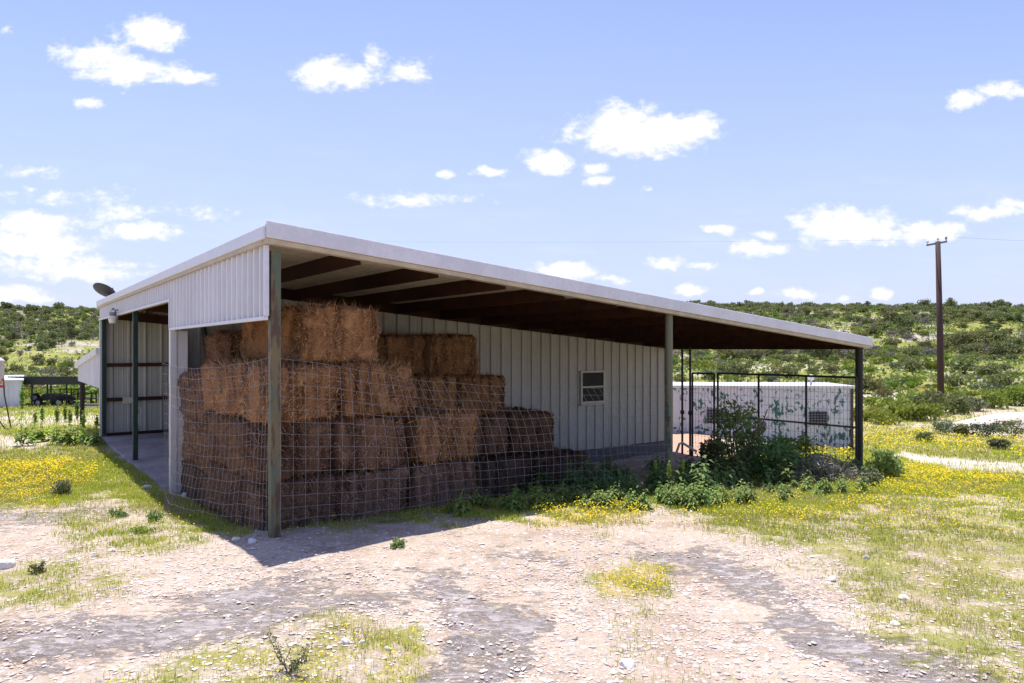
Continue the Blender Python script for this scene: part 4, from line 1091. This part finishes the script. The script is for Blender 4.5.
SPK = [(611, 497, 484, 'pale spiky weed, first of those rising from the weed bank before the wall'), (620, 493, 470, 'tall pale spiky weed below and right of the wall window'), (634, 497, 486, 'short pale spiky weed in the middle of the weed bank'), (655, 494, 460, 'tall bright spiky weed just left of the middle post'),
       (669, 500, 461, 'tall yellow-green spiky weed right in front of the middle post'), (683, 494, 458, 'spiky weed right of the middle post by the white pipe'), (701, 492, 470, 'spiky weed between the middle post and the tall bush')]
for i, (px, py, top, lab) in enumerate(SPK):
    x, y, z = ground_at(px, py); H_ = (py - top) / F * y; rg = np.random.default_rng(500 + i)
    mb, v, T = weed_parts(rg, H_ * .6, 12, .16, H_ * .42, .1, 2)
    t = empty('spike_weed', (x, y, z - .02)); tag(t, lab, 'weed', 'spiky weeds in the bank')
    mb.build('stem', M['weed'], t); v = v.reshape(-1, 3); link('foliage', mesh_np('foliage', v, **quads(v)), M['weed'], t); link('flower_spike', mesh_np('flower_spike', T, **quads(T)), M['weed_tip'], t)
LW = [(22, 446, 398, 'tall thin weed spire nearest the feeder on the lawn edge'), (35, 442, 418, 'short weed spire left of the tall twin on the lawn edge'), (42, 442, 414, 'weed spire standing before the trailer'), (57, 444, 414, 'weed spire at the left of the leafy cluster'), (65, 444, 412, 'weed spire in the middle of the leafy cluster'),
      (70, 446, 418, 'leafy weed stalk in the cluster, lowest of its row'), (77, 444, 410, 'tallest weed spire of the cluster, before the wing post'), (84, 446, 420, 'leafy weed stalk just right of the wing post'), (97, 446, 422, 'dark weed stalk at the foot of the barn corner')]
for i, (px, py, top, lab) in enumerate(LW):
    x, y, z = ground_at(px, py); H_ = (py - top) / F * y * 1.3; rg = np.random.default_rng(600 + i)
    mb, v, T = weed_parts(rg, H_ * .55, 14, .3, H_ * .45, .02, 4)
    t = empty('spike_weed', (x, y, z - .02)); tag(t, lab, 'weed', 'weed spires at the lawn edge')
    mb.build('stem', M['weed'], t); v = v.reshape(-1, 3); link('foliage', mesh_np('foliage', v, **quads(v)), M['weed_tip'], t); link('flower_spike', mesh_np('flower_spike', T * np.array([2.0, 2.0, 1]), **quads(T)), M['weed_tip'], t)

# --- grass blades, flowers and gravel: nobody could count them
def sample(n, x0, x1, y0, y1, rg):
    x = rg.uniform(x0, x1, n); y = rg.uniform(y0, y1, n)
    m = np.abs(x) < y * .86 + 1.2
    # not inside the walled part of the barn
    du = (x - OX) * .8012 + (y - OY) * .5985; dv = -(x - OX) * .5985 + (y - OY) * .8012
    m &= ~((du > -.12) & (du < U1) & (dv > VW - .1) & (dv < V1 + .1))
    m &= ~((du > .2) & (du < 13) & (dv > 1.0) & (dv < VW))
    x = x[m]; y = y[m]; z = ground_z(x, y); return x, y, z, zone_values(x, y, z)
def blades(x, y, z, hmin, hmax, w, rg, curl=.5):
    n = len(x); a = rg.uniform(0, 6.28, n); h = rg.uniform(hmin, hmax, n); d = np.stack([np.cos(a), np.sin(a), np.zeros(n)], 1); s = np.stack([-np.sin(a), np.cos(a), np.zeros(n)], 1)
    b = np.stack([x, y, z - .01], 1); u_ = np.array([0, 0, 1.0]); L_ = (h * rg.uniform(.1, curl, n))[:, None]; hh = h[:, None]; w = w if np.ndim(w) == 0 else w[:, None]
    m_ = b + u_ * hh * .6 + d * L_ * .4; t_ = b + u_ * hh + d * L_ * 1.3
    v = np.stack([b - s * w, b + s * w, m_ + s * w * .8, m_ - s * w * .8, t_], 1).reshape(-1, 3)
    i = np.arange(n)[:, None] * 5
    f1 = (i + np.array([0, 1, 2, 3])); f2 = (i + np.array([3, 2, 4]))
    flat = np.concatenate([f1, f2], 1).ravel(); cnt = np.tile([4, 3], n)
    return v, flat.astype(np.int32), cnt.astype(np.int32)
def merge(parts):
    V = []; Fl = []; Ct = []; k = 0
    for v, f, c in parts: V.append(v); Fl.append(f + k); Ct.append(c); k += len(v)
    return np.concatenate(V), np.concatenate(Fl).astype(np.int32), np.concatenate(Ct).astype(np.int32)
rg = np.random.default_rng(21)
green = []; dry = []; flw = []; pebs = []
for (y0, y1, n, hm, hx, w, tuft) in ((4.0, 8, 260000, .018, .07, .0022, .5), (8, 13, 420000, .02, .085, .0035, .5), (13, 20, 300000, .03, .12, .006, .5), (20, 34, 200000, .05, .16, .011, .4), (34, 60, 160000, .08, .25, .022, .4)):
    ex = y1 * .8 + 1
    x, y, z, zv = sample(n, -ex, ex, y0, y1, rg)
    clump = smooth(.42, .6, fbm(x * 3.3, y * 3.3, 4)); g = zv['g'] * (.16 + .84 * clump)
    g = np.where(zv['g'] > .9, zv['g'] * (.6 + .4 * clump), g)
    keep = rg.random(len(x)) < g * (1 - zv['t'] * .95) * (1 - .7 * zv['r']) * (1 - zv['p'])
    x, y, z = x[keep], y[keep], z[keep]; dd = rg.random(len(x)) < (.08 + .3 * smooth(.45, .6, fbm(x * .7, y * .7, 2)))
    green.append(blades(x[~dd], y[~dd], z[~dd], hm, hx, w, rg)); dry.append(blades(x[dd], y[dd], z[dd], hm, hx * 1.2, w * .8, rg, .8))
for (y0, y1, n, r0, hm, hx) in ((4.0, 8, 70000, .008, .03, .10), (8, 13, 190000, .0105, .04, .14), (13, 20, 330000, .0145, .06, .18), (20, 40, 260000, .03, .08, .2)):
    ex = y1 * .8 + 1; x, y, z, zv = sample(n, -ex, ex, y0, y1, rg)
    cl = smooth(.35, .6, fbm(x * 2.3 + 7, y * 2.3, 3))
    keep = rg.random(len(x)) < (zv['y'] * (.2 + .8 * cl) * .55 + .012 * zv['g'] * cl) * (1 - zv['t']); x, y, z = x[keep], y[keep], z[keep]; n = len(x)
    h = rg.uniform(hm, hx, n); c = np.stack([x, y, z + h], 1)
    nrm = rg.normal(size=(n, 3)) * .45 + np.array([0, -.25, 1]); nrm /= np.linalg.norm(nrm, axis=1, keepdims=True)
    a = np.cross(nrm, rg.normal(size=(n, 3))); a /= np.linalg.norm(a, axis=1, keepdims=True); b = np.cross(nrm, a); r = (r0 * rg.uniform(.7, 1.3, n))[:, None]
    ring = [c + (a * math.cos(t) + b * math.sin(t)) * r * (1 if q % 2 == 0 else .72) + nrm * r * .15 for q, t in enumerate(np.linspace(0, 2 * math.pi, 9)[:8])]
    v = np.stack(ring, 1).reshape(-1, 3); flw.append((v, np.arange(len(v), dtype=np.int32), np.full(n, 8, np.int32)))
    green.append(blades(x, y, z, hm, hx, .0012 + r0 * .05, rg, .1))
def put(name, parts, mt, label):
    v, f, c = merge(parts); tag(link(name, mesh_np(name, v, flat=f, counts=c), mt), label, kind='stuff')
put('grass', green, M['grass'], 'short green grass over the yard and fields')
put('dry_grass', dry, M['grass_dry'], 'straw coloured dry grass among the green')
put('wildflowers', flw, M['flower'], 'yellow wildflowers carpeting the grass')
# loose gravel
ico = np.array([(0, 0, 1), (.9, 0, .3), (.28, .85, .3), (-.72, .53, .3), (-.72, -.53, .3), (.28, -.85, .3), (0, 0, -.6)]); icf = np.array([(0, 1, 2), (0, 2, 3), (0, 3, 4), (0, 4, 5), (0, 5, 1), (6, 2, 1), (6, 3, 2), (6, 4, 3), (6, 5, 4), (6, 1, 5)])
for (y0, y1, n, r0, r1) in ((4.0, 7, 110000, .003, .026), (7, 11, 80000, .005, .028), (11, 18, 16000, .010, .032)):
    ex = y1 * .8 + 1; x, y, z, zv = sample(n, -ex, ex, y0, y1, rg)
    cl = smooth(.35, .6, fbm(x * 1.7 + 3, y * 1.7, 3))
    keep = rg.random(len(x)) < (.15 + .85 * cl) * (1 - .75 * zv['g']) * (1 - .6 * zv['r']); x, y, z = x[keep], y[keep], z[keep]; n = len(x)
    r = r0 + (r1 - r0) * rg.random(n) ** 6; S = rg.uniform(.6, 1.3, (n, 1, 3)) * np.array([1, 1, .42]); a = rg.uniform(0, 6.28, n)
    v = ico[None] * S * (1 + .2 * rg.normal(size=(n, 7, 1))) * r[:, None, None]
    v = np.stack([v[..., 0] * np.cos(a)[:, None] - v[..., 1] * np.sin(a)[:, None] + x[:, None], v[..., 0] * np.sin(a)[:, None] + v[..., 1] * np.cos(a)[:, None] + y[:, None], v[..., 2] + (z + r * .08)[:, None]], -1).reshape(-1, 3)
    f = (np.arange(n)[:, None, None] * 7 + icf[None]).reshape(-1); pebs.append((v, f.astype(np.int32), np.full(n * 10, 3, np.int32)))
put('gravel', pebs, M['pebble'], 'loose pale limestone gravel over the yard')

# single stones
def rock_mesh(seed, r):
    import bmesh
    bm = bmesh.new(); bmesh.ops.create_icosphere(bm, subdivisions=3, radius=1); rg = np.random.default_rng(seed); pl = rg.normal(size=(9, 3)); pl /= np.linalg.norm(pl, axis=1, keepdims=True)
    for v in bm.verts:
        p = np.array(v.co); s = 1.0
        for q in pl:
            d = p @ q
            if d > .72: s = min(s, .72 / d)
        p = p * s * (1 + .06 * (float(fbm(p[0] * 3 + seed, p[1] * 3 + p[2] * 2)) - .5) * 2); v.co = Vector(p * np.array([1, .8, .68]) * r)
    me = bpy.data.meshes.new('rock'); bm.to_mesh(me); bm.free(); return me
ROCKS = [(628, 669, 19, 1, 'white fist-sized stone in the middle of the foreground gravel'), (4, 568, 24, 1, 'pale flat boulder cut by the left edge of the yard'), (147, 489, 10, 1, 'flat pale stone on the lawn at the barn shadow edge'), (186, 496, 11, 1, 'pale stone at the foot of the side wire mesh'), (236, 540, 9, 1, 'small pale stone in the shadow left of the corner post'),
         (252, 543, 12, 1, 'flat whitish stone in the shadow before the corner post'), (456, 637, 12, 0, 'grey stone with a dark side, left of the white one'), (345, 646, 11, 1, 'white stone among the foreground flowers'), (362, 643, 8, 1, 'small white stone beside the bigger one among the foreground flowers'), (388, 652, 8, 1, 'white stone at the right end of the foreground flowers'),
         (405, 616, 8, 0, 'grey stone on the gravel above the foreground flowers'), (440, 600, 8, 0, 'pale brown stone at the edge of the grey rock'), (832, 582, 11, 1, 'flat white stone in the sparse grass on the right'), (903, 600, 12, 1, 'white stone embedded in the thin turf on the right'), (895, 626, 11, 1, 'flat stone low in the thin turf on the right'), (866, 560, 9, 0, 'pale stone in the upper sparse turf on the right'),
         (590, 604, 7, 0, 'small brown stone below the flower patch'), (575, 640, 8, 0, 'small dark stone left of the white foreground stone'), (860, 668, 9, 0, 'greyish stone at the lower right rock ledge'), (500, 655, 8, 0, 'grey stone on the dark rock in the foreground'), (112, 553, 8, 1, 'white stone in the gravel left of the roof shadow'), (95, 558, 8, 0, 'grey stone in the gravel near the left weeds'), (11, 470, 6, 1, 'white stone in the yellow flowers on the lawn')]
for i, (px, py, wpx, wh, lab) in enumerate(ROCKS):
    x, y, z = ground_at(px, py); r = wpx / F * y * .5
    o = link('stone', rock_mesh(i, r), M['rock_white' if wh else 'rock'], None, (x, y, z + r * .12), (0, 0, i * 1.7)); tag(o, lab, 'stone')

# ------------------------------------------------------------------ light and sky
sd = Vector((-.32, .90, 3.62)).normalized()
sun = bpy.data.lights.new('Sun', 'SUN'); so = bpy.data.objects.new('Sun', sun); COL.objects.link(so)
sun.energy = 4.4; sun.angle = R(.53); sun.color = (1, .955, .89); so.rotation_euler = sd.to_track_quat('Z', 'Y').to_euler()
world = bpy.data.worlds.new('World'); scene.world = world; world.use_nodes = True
nt = world.node_tree; nt.nodes.clear(); N = NT(nt)
wo = N.n('ShaderNodeOutputWorld'); bg = N.n('ShaderNodeBackground'); N.l(bg.outputs[0], wo.inputs[0])
sky = N.n('ShaderNodeTexSky'); sky.sky_type = 'NISHITA'; sky.sun_disc = False
sky.sun_elevation = math.asin(sd.z); sky.sun_rotation = math.atan2(sd.x, sd.y); sky.altitude = 400; sky.air_density = 1.0; sky.dust_density = .6; sky.ozone_density = 1.6
tc = N.n('ShaderNodeTexCoord').outputs['Generated']
sp = N.n('ShaderNodeSeparateXYZ'); N.l(tc, sp.inputs[0])
yy = N.math('MAXIMUM', sp.outputs[1], .02)
sx = N.math('DIVIDE', sp.outputs[0], yy); sz = N.math('DIVIDE', sp.outputs[2], yy)
cp = N.n('ShaderNodeCombineXYZ'); N.l(sx, cp.inputs[0]); N.l(sz, cp.inputs[1]); cv = cp.outputs[0]
CL = [(95, 56, 40, 13, 1), (132, 70, 56, 16, 1), (152, 34, 34, 17, 1), (185, 78, 30, 8, 1), (88, 103, 16, 5, .7), (338, 72, 44, 17, 1), (372, 60, 12, 14, .7), (408, 72, 26, 12, .62), (640, 136, 76, 19, 1.1), (615, 126, 48, 22, 1), (700, 128, 28, 14, 1), (550, 161, 27, 12, 1), (594, 168, 15, 7, 1), (493, 172, 22, 6, 1),
      (597, 182, 14, 5, .7), (445, 176, 10, 4, .7), (648, 189, 8, 4, .6), (415, 201, 60, 8, .62), (40, 222, 52, 12, 1), (45, 245, 56, 14, 1), (145, 232, 40, 10, 1), (60, 268, 95, 12, .8), (60, 198, 60, 9, .36), (150, 212, 60, 8, .34), (30, 172, 45, 6, .4), (845, 228, 58, 19, 1.1), (930, 232, 33, 11, 1), (985, 212, 40, 8, .9), (760, 249, 28, 9, .95), (765, 236, 18, 7, .8),
      (718, 228, 18, 6, .9), (665, 263, 22, 6, .9), (700, 267, 16, 5, .7), (693, 289, 16, 7, 1), (565, 270, 34, 9, 1), (610, 279, 16, 5, .7), (800, 295, 19, 6, .9), (755, 291, 10, 4, .7), (880, 295, 14, 6, .9), (842, 299, 16, 5, .7), (965, 100, 20, 9, .95), (1000, 90, 30, 9, .6), (10, 294, 40, 10, .8), (230, 262, 40, 7, .36), (1010, 205, 30, 6, .6), (8, 32, 10, 5, .6)]
acc = None
wn = N.n('ShaderNodeTexNoise'); N.l(cv, wn.inputs['Vector']); wn.inputs['Scale'].default_value = 26; wn.inputs['Detail'].default_value = 4
wv_ = N.n('ShaderNodeVectorMath', operation='MULTIPLY_ADD'); N.l(wn.outputs['Color'], wv_.inputs[0]); wv_.inputs[1].default_value = (.034, .020, 0)
ad = N.n('ShaderNodeVectorMath', operation='ADD'); N.l(cv, ad.inputs[0]); ad.inputs[1].default_value = (-.017, -.010, 0); N.l(ad.outputs[0], wv_.inputs[2]); cw = wv_.outputs[0]
for (px, py, rx, ry, s) in CL:
    a = N.n('ShaderNodeVectorMath', operation='SUBTRACT'); N.l(cw, a.inputs[0]); a.inputs[1].default_value = ((px - CX) / F, -(py - CY) / F, 0)
    b = N.n('ShaderNodeVectorMath', operation='MULTIPLY'); N.l(a.outputs[0], b.inputs[0]); b.inputs[1].default_value = (F / (rx * 1.25), F / (ry * 1.35), 0)
    c = N.n('ShaderNodeVectorMath', operation='LENGTH'); N.l(b.outputs[0], c.inputs[0])
    d = N.math('MULTIPLY', N.math('SUBTRACT', 1.0, c.outputs['Value']), s)
    acc = d if acc is None else N.math('MAXIMUM', acc, d)
cn = N.noise(N.mapping(cv, (1, 1.5, 1)), 15, 8, .62, .2); cn2 = N.noise(N.mapping(cv, (1, 1.6, 1)), 55, 5, .6)
fld = N.math('ADD', N.math('MAXIMUM', acc, -.6), N.math('ADD', N.math('MULTIPLY', N.math('SUBTRACT', cn, .5), 1.7), N.math('MULTIPLY', N.math('SUBTRACT', cn2, .5), .8)))
mask = N.rng(fld, .03, .66)
mask = N.math('MULTIPLY', mask, N.rng(sp.outputs[1], .05, .2))
thin = N.math('MULTIPLY', N.rng(N.noise(N.mapping(cv, (1.2, 5, 1)), 4, 6, .6), .45, .8), N.rng(sz, .45, .05, 0, .2))
mask = N.math('MAXIMUM', mask, thin)
tint = N.mix(1.0, sky.outputs[0], (1.0, .88, 1.08), 'MULTIPLY')
haze = N.mix(N.rng(sz, .5, .0, .05, .9, False), tint, (2.65, 3.0, 4.2))
cloudc = N.mix(N.rng(cn2, .3, .7), (4.55, 4.6, 4.75), (5.2, 5.2, 5.25))
N.l(N.mix(mask, haze, cloudc), bg.inputs['Color']); bg.inputs['Strength'].default_value = .135

scene.view_settings.view_transform = 'Standard'; scene.view_settings.look = 'None'
scene.view_settings.exposure = .72; scene.view_settings.gamma = 1
scene.render.film_transparent = False
scene.cycles.max_bounces = 8; scene.cycles.diffuse_bounces = 2; scene.cycles.transmission_bounces = 4; scene.cycles.use_denoising = True
